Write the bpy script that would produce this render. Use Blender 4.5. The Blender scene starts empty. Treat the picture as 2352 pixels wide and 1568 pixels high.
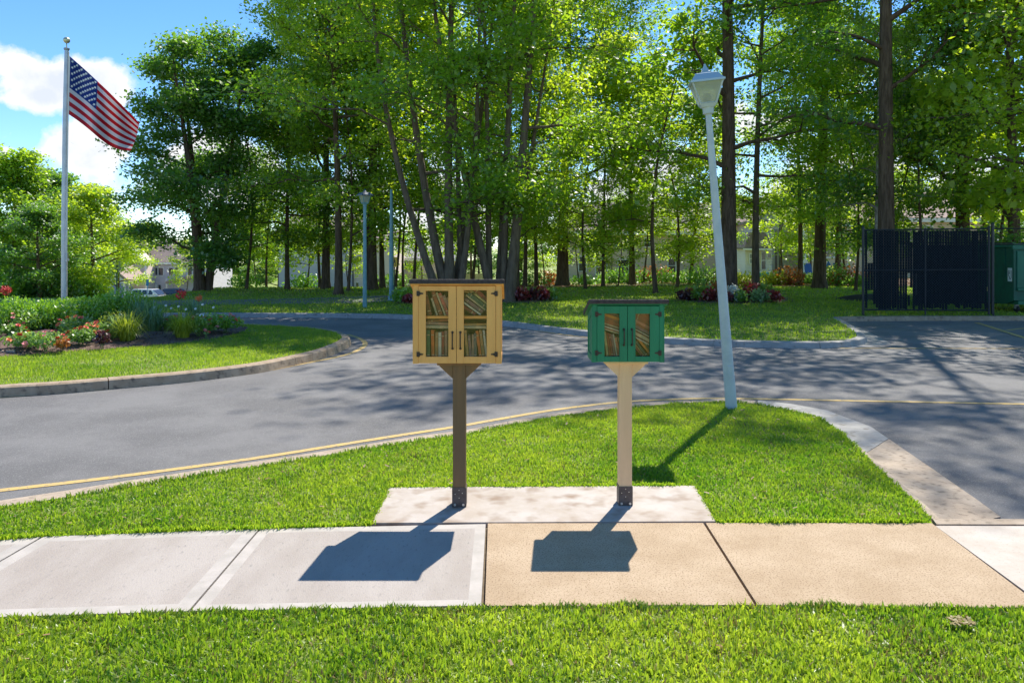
import bpy, math, random
import numpy as np
from mathutils import Vector, Matrix, geometry
R = math.radians
random.seed(7)
rng = np.random.default_rng(7)
scene = bpy.context.scene
COL = scene.collection

# ------------------------------------------------------------------ camera
F, CX, HY, HC = 1700.0, 1176.0, 577.0, 1.75     # survey of the photograph (2352 px wide)
cam_d = bpy.data.cameras.new("camera")
cam = bpy.data.objects.new("camera", cam_d)
COL.objects.link(cam)
cam.location = (0, 0, HC)
cam.rotation_euler = (R(90), 0, 0)
cam_d.sensor_width = 36
cam_d.lens = 36 * F / 2352
cam_d.shift_y = -(784 - HY) / 2352
cam_d.clip_start = .1
cam_d.clip_end = 2000
scene.camera = cam
scene.render.resolution_x, scene.render.resolution_y = 1024, 682

# ------------------------------------------------------------------ light
SUN = Vector((.29, .65, 1.0)).normalized()
EL = math.asin(SUN.z)
AZ = math.atan2(SUN.x, SUN.y)
sd = bpy.data.lights.new("sun", 'SUN')
sd.energy = 4.6
sd.angle = R(.42)
sd.color = (1, .95, .86)
so = bpy.data.objects.new("sun", sd)
COL.objects.link(so)
so.rotation_euler = SUN.to_track_quat('Z', 'Y').to_euler()
so.location = (10, 20, 40)

world = bpy.data.worlds.new("World")
scene.world = world
world.use_nodes = True
nt = world.node_tree
N, L = nt.nodes, nt.links
N.clear()
out = N.new('ShaderNodeOutputWorld')
sky = N.new('ShaderNodeTexSky')
sky.sky_type = 'NISHITA'
sky.sun_disc = False
sky.sun_elevation = EL
sky.sun_rotation = AZ
sky.air_density = .75
sky.dust_density = 0
sky.ozone_density = 3.0
bgs = N.new('ShaderNodeBackground')
bgs.inputs[1].default_value = .15
hsv = N.new('ShaderNodeHueSaturation')
hsv.inputs['Saturation'].default_value = 1.2
L.new(sky.outputs[0], hsv.inputs['Color'])
L.new(hsv.outputs[0], bgs.inputs[0])
bgc = N.new('ShaderNodeBackground')
bgc.inputs[1].default_value = .70


def wmath(op, a, b=None, c=None, clamp=False):
    n = N.new('ShaderNodeMath')
    n.operation = op
    n.use_clamp = clamp
    for i, v in enumerate((a, b, c)):
        if v is None:
            continue
        if isinstance(v, (int, float)):
            n.inputs[i].default_value = v
        else:
            L.new(v, n.inputs[i])
    return n.outputs[0]


tc = N.new('ShaderNodeTexCoord')
no1 = N.new('ShaderNodeTexNoise')
no1.inputs['Scale'].default_value = 11
no1.inputs['Detail'].default_value = 9
no1.inputs['Roughness'].default_value = .58
L.new(tc.outputs['Generated'], no1.inputs['Vector'])
no2 = N.new('ShaderNodeTexNoise')
no2.inputs['Scale'].default_value = 3.2
no2.inputs['Detail'].default_value = 3
mp = N.new('ShaderNodeMapping')
mp.inputs['Scale'].default_value = (1, 1, 2.2)
mp.inputs['Location'].default_value = (3.1, 1.7, .4)
L.new(tc.outputs['Generated'], mp.inputs[0])
L.new(mp.outputs[0], no2.inputs['Vector'])
# cumulus heaps: direction (px in the survey), half width, half height in radians
heaps = [(55, 170, .052, .040), (150, 185, .052, .036), (80, 215, .05, .026), (165, 350, .062, .036), (105, 350, .035, .022),
         (15, 347, .014, .009), (235, 345, .045, .04), (470, 420, .14, .06), (1740, 300, .05, .03),
         (1500, 400, .07, .05), (1000, 470, .25, .06), (2000, 440, .25, .07), (215, 235, .02, .012),
         (-300, 300, .12, .05), (-900, 260, .2, .07), (2900, 330, .2, .08)]
acc = None
for (px, py, wx, wy) in heaps:
    c = Vector(((px - CX) / F, 1, (HY - py) / F)).normalized()
    right = c.cross(Vector((0, 0, 1))).normalized()
    up = right.cross(c).normalized()
    dr = N.new('ShaderNodeVectorMath'); dr.operation = 'DOT_PRODUCT'
    du = N.new('ShaderNodeVectorMath'); du.operation = 'DOT_PRODUCT'
    df = N.new('ShaderNodeVectorMath'); df.operation = 'DOT_PRODUCT'
    for n, v in ((dr, right / wx), (du, up / wy), (df, c)):
        L.new(tc.outputs['Generated'], n.inputs[0])
        n.inputs[1].default_value = v
    d2 = wmath('ADD', wmath('MULTIPLY', dr.outputs['Value'], dr.outputs['Value']),
               wmath('MULTIPLY', du.outputs['Value'], du.outputs['Value']))
    m = wmath('SUBTRACT', 1.0, wmath('MULTIPLY', wmath('SQRT', d2), .5), clamp=True)
    m = wmath('MULTIPLY', m, wmath('GREATER_THAN', df.outputs['Value'], 0))
    acc = m if acc is None else wmath('MAXIMUM', acc, m)
# scattered fair-weather cloud over the rest of the sky
far = wmath('MULTIPLY', wmath('SUBTRACT', no2.outputs[0], .56, clamp=True), 2.6)
acc = wmath('MAXIMUM', acc, far)
body = wmath('ADD', acc, wmath('MULTIPLY', wmath('SUBTRACT', no1.outputs[0], .5), 2.2))
mask = wmath('MULTIPLY', wmath('SUBTRACT', body, .50), 4.2, clamp=True)
sx = N.new('ShaderNodeSeparateXYZ')
L.new(tc.outputs['Generated'], sx.inputs[0])
mask = wmath('MULTIPLY', mask, wmath('MULTIPLY', wmath('ADD', sx.outputs[2], .02), 30, clamp=True))
shade = wmath('MULTIPLY', wmath('SUBTRACT', body, .5), 1.6, clamp=True)
cr = N.new('ShaderNodeValToRGB')
cr.color_ramp.elements[0].color = (1.0, 1.0, 1.0, 1)
cr.color_ramp.elements[1].color = (.74, .80, .90, 1)
cr.color_ramp.elements[0].position = .35
cr.color_ramp.elements[1].position = .95
L.new(shade, cr.inputs[0])
L.new(cr.outputs[0], bgc.inputs[0])
mixw = N.new('ShaderNodeMixShader')
L.new(mask, mixw.inputs[0])
L.new(bgs.outputs[0], mixw.inputs[1])
L.new(bgc.outputs[0], mixw.inputs[2])
L.new(mixw.outputs[0], out.inputs[0])

vs = scene.view_settings
vs.view_transform = 'Standard'
vs.look = 'None'
vs.gamma = 1
vs.use_curve_mapping = False
vs.exposure = .68
scene.render.engine = 'CYCLES'
scene.cycles.max_bounces = 7
scene.cycles.diffuse_bounces = 4
scene.cycles.transparent_max_bounces = 12


# ------------------------------------------------------------------ survey helpers
def W(px, py, Y):
    return Vector(((px - CX) / F * Y, Y, HC - (py - HY) / F * Y))


def P(px, py, z=0.0):
    Y = F * (HC - z) / (py - HY)
    return Vector(((px - CX) / F * Y, Y, z))


def sstep(a, b, x):
    t = np.clip((x - a) / (b - a), 0, 1)
    return t * t * (3 - 2 * t)


def T(x, y):
    """height of the open ground behind the far verge"""
    x = np.asarray(x, float); y = np.asarray(y, float)
    k = x / np.maximum(y, 1)
    fac = 1 - sstep(-.25, .3, k)
    yc = 35 - 8.7 * (1 - sstep(-.5, -.38, k))
    d = np.clip(y - yc, 0, 75)
    return -.07 * fac * d * sstep(0, 4, d)


# ------------------------------------------------------------------ materials
MATS = {}


def mat(name, col, rough=.6, col2=None, scale=8, detail=4, bump=0, bscale=None, metal=0, spec=.5, stretch=(1, 1, 1),
        lo=.4, hi=.6, speck=None, coat=0, bdist=.01):
    if name in MATS:
        return MATS[name]
    m = bpy.data.materials.new(name)
    m.use_nodes = True
    t = m.node_tree
    b = t.nodes['Principled BSDF']
    b.inputs['Roughness'].default_value = rough
    b.inputs['Metallic'].default_value = metal
    b.inputs['Specular IOR Level'].default_value = spec
    if coat:
        b.inputs['Coat Weight'].default_value = coat
    b.inputs['Base Color'].default_value = (*col, 1)
    tcn = t.nodes.new('ShaderNodeTexCoord')
    mpn = t.nodes.new('ShaderNodeMapping')
    mpn.inputs['Scale'].default_value = stretch
    t.links.new(tcn.outputs['Object'], mpn.inputs[0])
    last = None
    if col2 is not None:
        n = t.nodes.new('ShaderNodeTexNoise')
        n.inputs['Scale'].default_value = scale
        n.inputs['Detail'].default_value = detail
        n.inputs['Roughness'].default_value = .65
        t.links.new(mpn.outputs[0], n.inputs['Vector'])
        r = t.nodes.new('ShaderNodeValToRGB')
        r.color_ramp.elements[0].position = lo
        r.color_ramp.elements[1].position = hi
        r.color_ramp.elements[0].color = (*col, 1)
        r.color_ramp.elements[1].color = (*col2, 1)
        t.links.new(n.outputs[0], r.inputs[0])
        last = r.outputs[0]
    if speck is not None:      # (colour, scale, lo, hi)
        n = t.nodes.new('ShaderNodeTexNoise')
        n.inputs['Scale'].default_value = speck[1]
        n.inputs['Detail'].default_value = 2
        t.links.new(mpn.outputs[0], n.inputs['Vector'])
        r = t.nodes.new('ShaderNodeValToRGB')
        r.color_ramp.elements[0].position = speck[2]
        r.color_ramp.elements[1].position = speck[3]
        t.links.new(n.outputs[0], r.inputs[0])
        mx = t.nodes.new('ShaderNodeMixRGB')
        mx.inputs[1].default_value = (*col, 1)
        mx.inputs[2].default_value = (*speck[0], 1)
        if last is not None:
            t.links.new(last, mx.inputs[1])
        t.links.new(r.outputs[0], mx.inputs[0])
        last = mx.outputs[0]
    if last is not None:
        t.links.new(last, b.inputs['Base Color'])
    if bump:
        n = t.nodes.new('ShaderNodeTexNoise')
        n.inputs['Scale'].default_value = bscale or scale * 6
        n.inputs['Detail'].default_value = 4
        t.links.new(mpn.outputs[0], n.inputs['Vector'])
        bp = t.nodes.new('ShaderNodeBump')
        bp.inputs['Strength'].default_value = bump
        bp.inputs['Distance'].default_value = bdist
        t.links.new(n.outputs[0], bp.inputs['Height'])
        t.links.new(bp.outputs[0], b.inputs['Normal'])
    MATS[name] = m
    return m


def leaf_mat(name, ca, cb, ta, tb, trans=.45, gloss=.06, grough=.4):
    """foliage: diffuse reflection plus light passing through; attribute Col.r picks the tint"""
    if name in MATS:
        return MATS[name]
    m = bpy.data.materials.new(name)
    m.use_nodes = True
    t = m.node_tree
    t.nodes.clear()
    o = t.nodes.new('ShaderNodeOutputMaterial')
    a = t.nodes.new('ShaderNodeAttribute'); a.attribute_name = 'Col'
    s = t.nodes.new('ShaderNodeSeparateColor')
    t.links.new(a.outputs['Color'], s.inputs[0])

    def mx(c1, c2):
        x = t.nodes.new('ShaderNodeMixRGB')
        x.inputs[1].default_value = (*c1, 1); x.inputs[2].default_value = (*c2, 1)
        t.links.new(s.outputs[0], x.inputs[0])
        return x
    d = t.nodes.new('ShaderNodeBsdfDiffuse'); tr = t.nodes.new('ShaderNodeBsdfTranslucent')
    t.links.new(mx(ca, cb).outputs[0], d.inputs[0])
    t.links.new(mx(ta, tb).outputs[0], tr.inputs[0])
    m1 = t.nodes.new('ShaderNodeMixShader'); m1.inputs[0].default_value = trans
    t.links.new(d.outputs[0], m1.inputs[1]); t.links.new(tr.outputs[0], m1.inputs[2])
    g = t.nodes.new('ShaderNodeBsdfGlossy'); g.inputs['Roughness'].default_value = grough
    m2 = t.nodes.new('ShaderNodeMixShader'); m2.inputs[0].default_value = gloss
    t.links.new(m1.outputs[0], m2.inputs[1]); t.links.new(g.outputs[0], m2.inputs[2])
    t.links.new(m2.outputs[0], o.inputs[0])
    MATS[name] = m
    return m


def glass_mat(name, tint=(.9, .93, .93), refl=.12, rough=.03, milk=0):
    m = bpy.data.materials.new(name)
    m.use_nodes = True
    t = m.node_tree
    t.nodes.clear()
    o = t.nodes.new('ShaderNodeOutputMaterial')
    tr = t.nodes.new('ShaderNodeBsdfTransparent'); tr.inputs[0].default_value = (*tint, 1)
    g = t.nodes.new('ShaderNodeBsdfGlossy'); g.inputs['Roughness'].default_value = rough
    mx = t.nodes.new('ShaderNodeMixShader'); mx.inputs[0].default_value = refl
    t.links.new(tr.outputs[0], mx.inputs[1]); t.links.new(g.outputs[0], mx.inputs[2])
    last = mx
    if milk:
        d = t.nodes.new('ShaderNodeBsdfTranslucent'); d.inputs[0].default_value = (.75, .76, .68, 1)
        dd = t.nodes.new('ShaderNodeBsdfDiffuse'); dd.inputs[0].default_value = (.7, .72, .66, 1)
        q = t.nodes.new('ShaderNodeMixShader'); q.inputs[0].default_value = .5
        t.links.new(d.outputs[0], q.inputs[1]); t.links.new(dd.outputs[0], q.inputs[2])
        m3 = t.nodes.new('ShaderNodeMixShader'); m3.inputs[0].default_value = milk
        t.links.new(mx.outputs[0], m3.inputs[1]); t.links.new(q.outputs[0], m3.inputs[2])
        last = m3
    t.links.new(last.outputs[0], o.inputs[0])
    MATS[name] = m
    return m


# ------------------------------------------------------------------ mesh helpers
class MB:
    def __init__(s):
        s.v = []; s.f = []; s.m = []

    def add(s, vs, fs, mi=0):
        o = len(s.v)
        s.v += [tuple(v) for v in vs]
        s.f += [tuple(i + o for i in f) for f in fs]
        s.m += [mi] * len(fs)
        return s

    def box(s, c, size, rot=None, mi=0):
        x, y, z = (a / 2 for a in size)
        vs = [Vector((i * x, j * y, k * z)) for k in (-1, 1) for j in (-1, 1) for i in (-1, 1)]
        if rot is not None:
            vs = [rot @ v for v in vs]
        c = Vector(c)
        return s.add([v + c for v in vs], [(0, 2, 3, 1), (4, 5, 7, 6), (0, 1, 5, 4), (2, 6, 7, 3), (0, 4, 6, 2), (1, 3, 7, 5)], mi)

    def span(s, a, b, mi=0):
        a = Vector(a); b = Vector(b)
        return s.box((a + b) / 2, [abs(q) for q in (b - a)], mi=mi)

    def tube(s, pts, rad, n=8, cap=True, mi=0, start=0.0):
        pts = [Vector(p) for p in pts]
        if not hasattr(rad, '__len__'):
            rad = [rad] * len(pts)
        rings = []
        prev = None
        for i, p in enumerate(pts):
            d = (pts[min(i + 1, len(pts) - 1)] - pts[max(i - 1, 0)])
            d = d.normalized() if d.length > 1e-9 else Vector((0, 0, 1))
            if prev is None:
                a = Vector((1, 0, 0)) if abs(d.x) < .9 else Vector((0, 1, 0))
                u = (a - d * a.dot(d)).normalized()
            else:
                u = (prev - d * prev.dot(d)).normalized()
            prev = u
            w = d.cross(u)
            rings.append([p + (u * math.cos(start + 2 * math.pi * k / n) + w * math.sin(start + 2 * math.pi * k / n)) * rad[i] for k in range(n)])
        vs = [v for r in rings for v in r]
        fs = []
        for i in range(len(pts) - 1):
            for k in range(n):
                fs.append((i * n + k, i * n + (k + 1) % n, (i + 1) * n + (k + 1) % n, (i + 1) * n + k))
        if cap:
            fs.append(tuple(range(n))[::-1])
            fs.append(tuple((len(pts) - 1) * n + k for k in range(n)))
        return s.add(vs, fs, mi)

    def prism(s, poly, z0, z1, mi=0, side=None):
        """poly: list of (x,y); top at z1"""
        n = len(poly)
        ar = sum(poly[i][0] * poly[(i + 1) % n][1] - poly[(i + 1) % n][0] * poly[i][1] for i in range(n))
        if ar < 0:
            poly = poly[::-1]
        vs = [(p[0], p[1], z0) for p in poly] + [(p[0], p[1], z1) for p in poly]
        tr = geometry.tessellate_polygon([[Vector((p[0], p[1], 0)) for p in poly]])
        top = []
        for t3 in tr:
            a, b, c = (Vector((poly[i][0], poly[i][1])) for i in t3)
            cr_ = (b - a).x * (c - a).y - (b - a).y * (c - a).x
            t3 = tuple(t3) if cr_ > 0 else tuple(t3)[::-1]
            top.append(tuple(i + n for i in t3))
        s.add(vs, top, mi)
        o = len(s.v) - 2 * n
        sf = [(i, (i + 1) % n, (i + 1) % n + n, i + n) for i in range(n)]
        s.f += [tuple(q + o for q in f) for f in sf]
        s.m += [mi if side is None else side] * n
        return s

    def extr(s, poly, axis, a, b, mi=0):
        """extrude a 2D outline along an axis from a to b. axis 'x': poly=(y,z); 'y': poly=(x,z); 'z': poly=(x,y)"""
        def mk(p, t):
            return {'x': (t, p[0], p[1]), 'y': (p[0], t, p[1]), 'z': (p[0], p[1], t)}[axis]
        n = len(poly)
        vs = [mk(p, a) for p in poly] + [mk(p, b) for p in poly]
        fs = [tuple(range(n)), tuple(range(n, 2 * n))[::-1]]
        fs += [(i, i + n, (i + 1) % n + n, (i + 1) % n) for i in range(n)]
        return s.add(vs, fs, mi)

    def lathe(s, prof, n=16, mi=0, c=(0, 0, 0)):
        vs = []
        for (r, z) in prof:
            for k in range(n):
                a = 2 * math.pi * k / n
                vs.append((c[0] + r * math.cos(a), c[1] + r * math.sin(a), c[2] + z))
        fs = []
        for i in range(len(prof) - 1):
            for k in range(n):
                fs.append((i * n + k, i * n + (k + 1) % n, (i + 1) * n + (k + 1) % n, (i + 1) * n + k))
        fs.append(tuple(range(n))[::-1])
        fs.append(tuple((len(prof) - 1) * n + k for k in range(n)))
        return s.add(vs, fs, mi)

    def build(s, name, mats, parent=None, smooth=False, loc=None, rot=None, bevel=0):
        me = bpy.data.meshes.new(name)
        me.from_pydata(s.v, [], s.f)
        if not isinstance(mats, (list, tuple)):
            mats = [mats]
        for m in mats:
            me.materials.append(m)
        if len(mats) > 1:
            me.polygons.foreach_set('material_index', s.m)
        if smooth:
            me.polygons.foreach_set('use_smooth', [True] * len(me.polygons))
        me.update()
        o = link(name, me, parent, loc, rot)
        if smooth == 'auto':
            md = o.modifiers.new('e', 'EDGE_SPLIT'); md.split_angle = R(38)
        if bevel:
            md = o.modifiers.new('b', 'BEVEL'); md.width = bevel; md.segments = 1; md.limit_method = 'ANGLE'
        return o


def link(name, me, parent=None, loc=None, rot=None):
    o = bpy.data.objects.new(name, me)
    COL.objects.link(o)
    if parent is not None:
        o.parent = parent
    if loc is not None:
        o.location = loc
    if rot is not None:
        o.rotation_euler = rot
    return o


def npmesh(name, verts, faces4, mats, col=None, smooth=False):
    """verts (n,3), faces (m,k) all the same size"""
    me = bpy.data.meshes.new(name)
    nv = len(verts); nf, k = faces4.shape
    me.vertices.add(nv)
    me.vertices.foreach_set('co', np.asarray(verts, np.float32).ravel())
    me.loops.add(nf * k)
    me.loops.foreach_set('vertex_index', np.asarray(faces4, np.int32).ravel())
    me.polygons.add(nf)
    me.polygons.foreach_set('loop_start', np.arange(0, nf * k, k, dtype=np.int32))
    me.polygons.foreach_set('loop_total', np.full(nf, k, dtype=np.int32))
    if smooth:
        me.polygons.foreach_set('use_smooth', np.ones(nf, bool))
    for m in (mats if isinstance(mats, (list, tuple)) else [mats]):
        me.materials.append(m)
    me.update(calc_edges=True)
    if col is not None:
        a = me.attributes.new('Col', 'FLOAT_COLOR', 'POINT')
        c = np.ones((nv, 4), np.float32)
        c[:, 0] = col; c[:, 1] = col; c[:, 2] = col
        a.data.foreach_set('color', c.ravel())
    return me


def tag(o, label=None, cat=None, group=None, kind=None):
    if label: o['label'] = label
    if cat: o['category'] = cat
    if group: o['group'] = group
    if kind: o['kind'] = kind
    return o


def thing(name, label, cat, loc=(0, 0, 0), rz=0, group=None, rot=None):
    o = bpy.data.objects.new(name, None)
    COL.objects.link(o)
    o.empty_display_size = .2
    o.location = loc
    o.rotation_euler = rot if rot else (0, 0, rz)
    return tag(o, label, cat, group)


def struct(name, label=None):
    o = bpy.data.objects.new(name, None)
    COL.objects.link(o)
    o['kind'] = 'structure'
    if label: o['label'] = label
    return o


def kids(o):
    return [c for c in bpy.data.objects if c.parent == o]


def copy_thing(src, tree, loc, rz=0, scale=1, label=None, rot=None, cat=None):
    """tree: list of (object, [children]) as recorded at build time"""
    r = src.copy(); COL.objects.link(r)
    r.location = loc
    r.rotation_euler = rot if rot else (0, 0, rz)
    r.scale = scale if hasattr(scale, '__len__') else (scale,) * 3
    if label: r['label'] = label
    for (c, gs) in tree:
        d = c.copy(); COL.objects.link(d); d.parent = r
        for g in gs:
            e = g.copy(); COL.objects.link(e); e.parent = d
    return r


def inpoly(x, y, poly):
    c = np.zeros(x.shape, bool)
    n = len(poly)
    j = n - 1
    for i in range(n):
        xi, yi = poly[i][0], poly[i][1]
        xj, yj = poly[j][0], poly[j][1]
        cond = ((yi > y) != (yj > y)) & (x < (xj - xi) * (y - yi) / (yj - yi + 1e-12) + xi)
        c ^= cond
        j = i
    return c


def vnoise(x, y, sc, seed=0):
    """cheap smooth 2D value noise 0..1"""
    r_ = np.random.default_rng(seed)
    g = r_.random((64, 64))
    u = (x * sc) % 63; v = (y * sc) % 63
    i = np.floor(u).astype(int); j = np.floor(v).astype(int)
    fu = u - i; fv = v - j
    fu = fu * fu * (3 - 2 * fu); fv = fv * fv * (3 - 2 * fv)
    i1 = (i + 1) % 64; j1 = (j + 1) % 64
    return (g[i, j] * (1 - fu) + g[i1, j] * fu) * (1 - fv) + (g[i, j1] * (1 - fu) + g[i1, j1] * fu) * fv


# ------------------------------------------------------------------ material library
M_asph = mat('asphalt', (.155, .148, .143), .8, (.215, .205, .197), .9, 8, .9, 260, speck=((.34, .325, .31), 130, .56, .70), spec=.35)
M_asph2 = mat('asphalt_far', (.16, .155, .16), .8, (.2, .195, .2), 1.5, 4, .3, 100)
M_white = mat('brushed_concrete', (.335, .285, .243), .8, (.40, .35, .305), 2.3, 9, .35, 180, stretch=(1, .35, 1), speck=((.25, .225, .20), 60, .60, .8))
M_band = mat('trowelled_edge', (.46, .41, .36), .7, (.38, .34, .295), 6, 8, .1, 100)
M_tan = mat('sandy_concrete', (.45, .32, .195), .85, (.54, .40, .26), 2.2, 9, .6, 300, speck=((.26, .165, .085), 110, .54, .66))
M_pad = mat('pad_concrete', (.41, .34, .275), .8, (.49, .435, .385), 2.2, 7, .3, 150, speck=((.27, .19, .13), 6, .50, .75))
M_kerb = mat('kerb_concrete', (.33, .235, .15), .85, (.42, .315, .215), 5, 7, .6, 90, speck=((.14,.10,.07), 12, .55, .75))
M_gutter = mat('gutter_concrete', (.44, .35, .26), .85, (.35, .27, .195), 4, 8, .5, 110, speck=((.19, .145, .10), 20, .55, .75))
M_gutter2 = mat('gutter_concrete_grey', (.29, .275, .25), .8, (.35, .335, .31), 4, 8, .3, 110, speck=((.2, .18, .15), 14, .56, .75))
M_joint = mat('joint_dirt', (.11, .08, .05), .95, (.17, .13, .085), 20)
M_paint = mat('road_paint', (.56, .38, .12), .8, (.44, .33, .16), 14, 8, .3, 200, lo=.45, hi=.65, speck=((.2, .18, .16), 26, .62, .66))
M_soil = mat('lawn_soil', (.13, .18, .025), .95, (.20, .24, .045), 6, 6, .8, 60)
M_soilfar = mat('lawn_ground', (.17, .23, .03), .95, (.27, .31, .055), 2.5, 8, .8, 40)
M_mulch = mat('bark_mulch', (.11, .065, .045), .95, (.2, .13, .1), 22, 8, 1.0, 60)
M_bark = mat('bark', (.075, .045, .026), .95, (.145, .095, .062), 9, 6, 1.0, 20, stretch=(1, 1, .2), bdist=.06)
M_bark2 = mat('bark_grey', (.10, .070, .045), .95, (.17, .125, .085), 8, 6, 1.0, 18, stretch=(1, 1, .25), bdist=.04)
M_barkp = mat('bark_pale', (.34, .31, .27), .9, (.2, .17, .14), 6, 6, .8, 20, stretch=(1, 1, 1.5))
GA, GB = (.052, .115, .008), (.13, .20, .018)
M_grass = leaf_mat('grass_blade', (.085, .18, .012), (.36, .43, .04), (.22, .48, .015), (.68, .82, .05), .52, .04, .4)
M_dry = leaf_mat('grass_dry', (.30, .23, .09), (.38, .30, .13), (.3, .22, .07), (.4, .3, .1), .3, .03, .5)
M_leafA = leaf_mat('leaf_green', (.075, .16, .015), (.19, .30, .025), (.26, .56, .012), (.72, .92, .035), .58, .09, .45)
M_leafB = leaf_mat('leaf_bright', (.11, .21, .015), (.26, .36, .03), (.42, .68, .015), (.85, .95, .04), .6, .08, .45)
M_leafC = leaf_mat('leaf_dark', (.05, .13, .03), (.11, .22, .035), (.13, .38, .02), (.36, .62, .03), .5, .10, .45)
M_trunkw = M_bark

# ================================================================== SETTING
ZR = -.12          # road level


def XY(pts, z=0):
    return [tuple(P(a, b, z).xy) for (a, b) in pts]


def sheet(name, poly, z, m, thick=.15, label=None):
    b = MB().prism(poly, z - thick, z)
    o = b.build(name, m)
    o['kind'] = 'structure'
    if label: o['label'] = label
    return o


# ground out to the horizon, falling away behind the verge
xs = np.concatenate([np.linspace(-400, -90, 9), np.linspace(-80, 80, 81), np.linspace(90, 400, 9)])
ys = np.concatenate([[-60, -20, 0, 15, 25, 27.1], np.linspace(27.3, 120, 60), [150, 220, 320, 450]])
gx, gy = np.meshgrid(xs, ys)
gz = np.where(gy < 27.2, -.35, T(gx, gy) - .008)
nv = gx.size
idx = np.arange(nv).reshape(gx.shape)
fq = np.stack([idx[:-1, :-1], idx[:-1, 1:], idx[1:, 1:], idx[1:, :-1]], -1).reshape(-1, 4)
me = npmesh('ground', np.stack([gx.ravel(), gy.ravel(), gz.ravel()], 1), fq, M_soilfar, smooth=True)
g = link('ground', me)
g['kind'] = 'structure'
g['label'] = 'open lawn ground running back under the trees'

# asphalt
o = MB().prism([(-45, 4.05), (45, 4.05), (45, 27.0), (-45, 27.0)], ZR - .1, ZR).build('road', M_asph)
tag(o, 'grey asphalt drive curving between the lawns', kind='structure')

# --- near lawn (around the two boxes)
N_in = [(-1100, 1330), (-700, 1268), (-300, 1208), (0, 1163), (150, 1140), (300, 1115), (450, 1092), (600, 1069), (800, 1037), (950, 1012),
        (1071, 996), (1167, 976), (1273, 957), (1420, 938), (1564, 925), (1665, 922), (1733, 927), (1807, 939), (1882, 958),
        (1939, 999), (2033, 1089), (2108, 1157), (2138, 1189)]
N_out = [(-1100, 1310), (-700, 1252), (-300, 1194), (0, 1151), (150, 1128), (300, 1104), (450, 1082), (600, 1060), (800, 1029), (950, 1004.5),
         (1071, 989), (1167, 969.5), (1273, 951), (1420, 932), (1564, 920), (1665, 917.5), (1740, 921), (1820, 930), (1901, 945),
         (2000, 982), (2145, 1082), (2240, 1148), (2299, 1191)]
nin = XY(N_in, 0)
nout = XY(N_out, ZR)
side_n = [(2143, 1199), (1650, 1198)]
pad_c = [(1645, 1196), (1598, 1114), (893, 1118), (853, 1201)]
side_w = [(853, 1204), (600, 1214), (450, 1217), (100, 1231), (-300, 1262), (-1100, 1330.5)]
lawnA = nin + XY(side_n + pad_c + side_w, 0)
sheet('lawn', lawnA, -.012, M_soil, .3, 'narrow green lawn between the drive and the sidewalk')


def resample(poly, d):
    poly = [Vector((p[0], p[1], 0)) for p in poly]
    out_ = [poly[0]]
    for a, b in zip(poly, poly[1:]):
        n = max(1, int((b - a).length / d))
        for i in range(1, n + 1):
            out_.append(a.lerp(b, i / n))
    return out_


def smooth_pl(poly, it=2):
    for _ in range(it):
        q = [poly[0]]
        for a, b in zip(poly, poly[1:]):
            q.append((a[0] * .75 + b[0] * .25, a[1] * .75 + b[1] * .25))
            q.append((a[0] * .25 + b[0] * .75, a[1] * .25 + b[1] * .75))
        q.append(poly[-1])
        poly = q
    return poly


def kerb(parent, lines, zs, m, seg=3.0, base=-.25, name='kerb_stone', gap=.012):
    """lines: cross-section polylines with equal point counts, zs their heights; cut into pieces ~seg long"""
    n = len(lines[0])
    acc_ = [0]
    for i in range(1, n):
        acc_.append(acc_[-1] + math.dist(lines[-1][i - 1], lines[-1][i]))
    tot = acc_[-1]
    k = max(1, round(tot / seg))

    def at(line, s_):
        for i in range(1, n):
            if s_ <= acc_[i] or i == n - 1:
                t_ = (s_ - acc_[i - 1]) / max(acc_[i] - acc_[i - 1], 1e-6)
                return (line[i - 1][0] + (line[i][0] - line[i - 1][0]) * t_, line[i - 1][1] + (line[i][1] - line[i - 1][1]) * t_)
    for q in range(k):
        a = tot * q / k + gap / 2; b = tot * (q + 1) / k - gap / 2
        ss = [a] + [v for v in acc_ if a + .02 < v < b - .02] + [b]
        mb = MB()
        rows = []
        for s_ in ss:
            row = []
            for ln, z in zip(lines, zs):
                x, y = at(ln, s_)
                row.append((x, y, z))
            row = [(row[0][0], row[0][1], base)] + row + [(row[-1][0], row[-1][1], base)]
            rows.append(row)
        w = len(rows[0])
        vs_ = [v for r_ in rows for v in r_]
        fs = []
        for i in range(len(rows) - 1):
            for j in range(w - 1):
                fs.append((i * w + j, (i + 1) * w + j, (i + 1) * w + j + 1, i * w + j + 1))
        fs.append(tuple(range(w))); fs.append(tuple((len(rows) - 1) * w + j for j in range(w))[::-1])
        mb.add(vs_, fs)
        mm = m[q % len(m)] if isinstance(m, list) else m
        mb.build(name, mm, parent)


def lerpl(a, b, t):
    return [(p[0] + (q[0] - p[0]) * t, p[1] + (q[1] - p[1]) * t) for p, q in zip(a, b)]


k1 = struct('kerb', 'low rolled concrete kerb along the near lawn')
c = 16
ia, oa = nin[:c + 1], nout[:c + 1]
kerb(k1, [ia, lerpl(ia, oa, .5), oa], [-.004, -.035, ZR + .006], M_gutter, 3.2)
# wide gutter at the driveway throat: kerb lip, crease, gutter pan
ib, ob = nin[c:], nout[c:]
crz = lerpl(ib, ob, .27)
cr0 = crz[0]
kerb(k1, [ib, lerpl(ib, crz, .5), crz, lerpl(crz, ob, .12), ob], [-.004, -.03, ZR + .012, ZR + .006, ZR + .014],
     [M_gutter2, M_gutter, M_gutter, M_gutter], 2.1)

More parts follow.
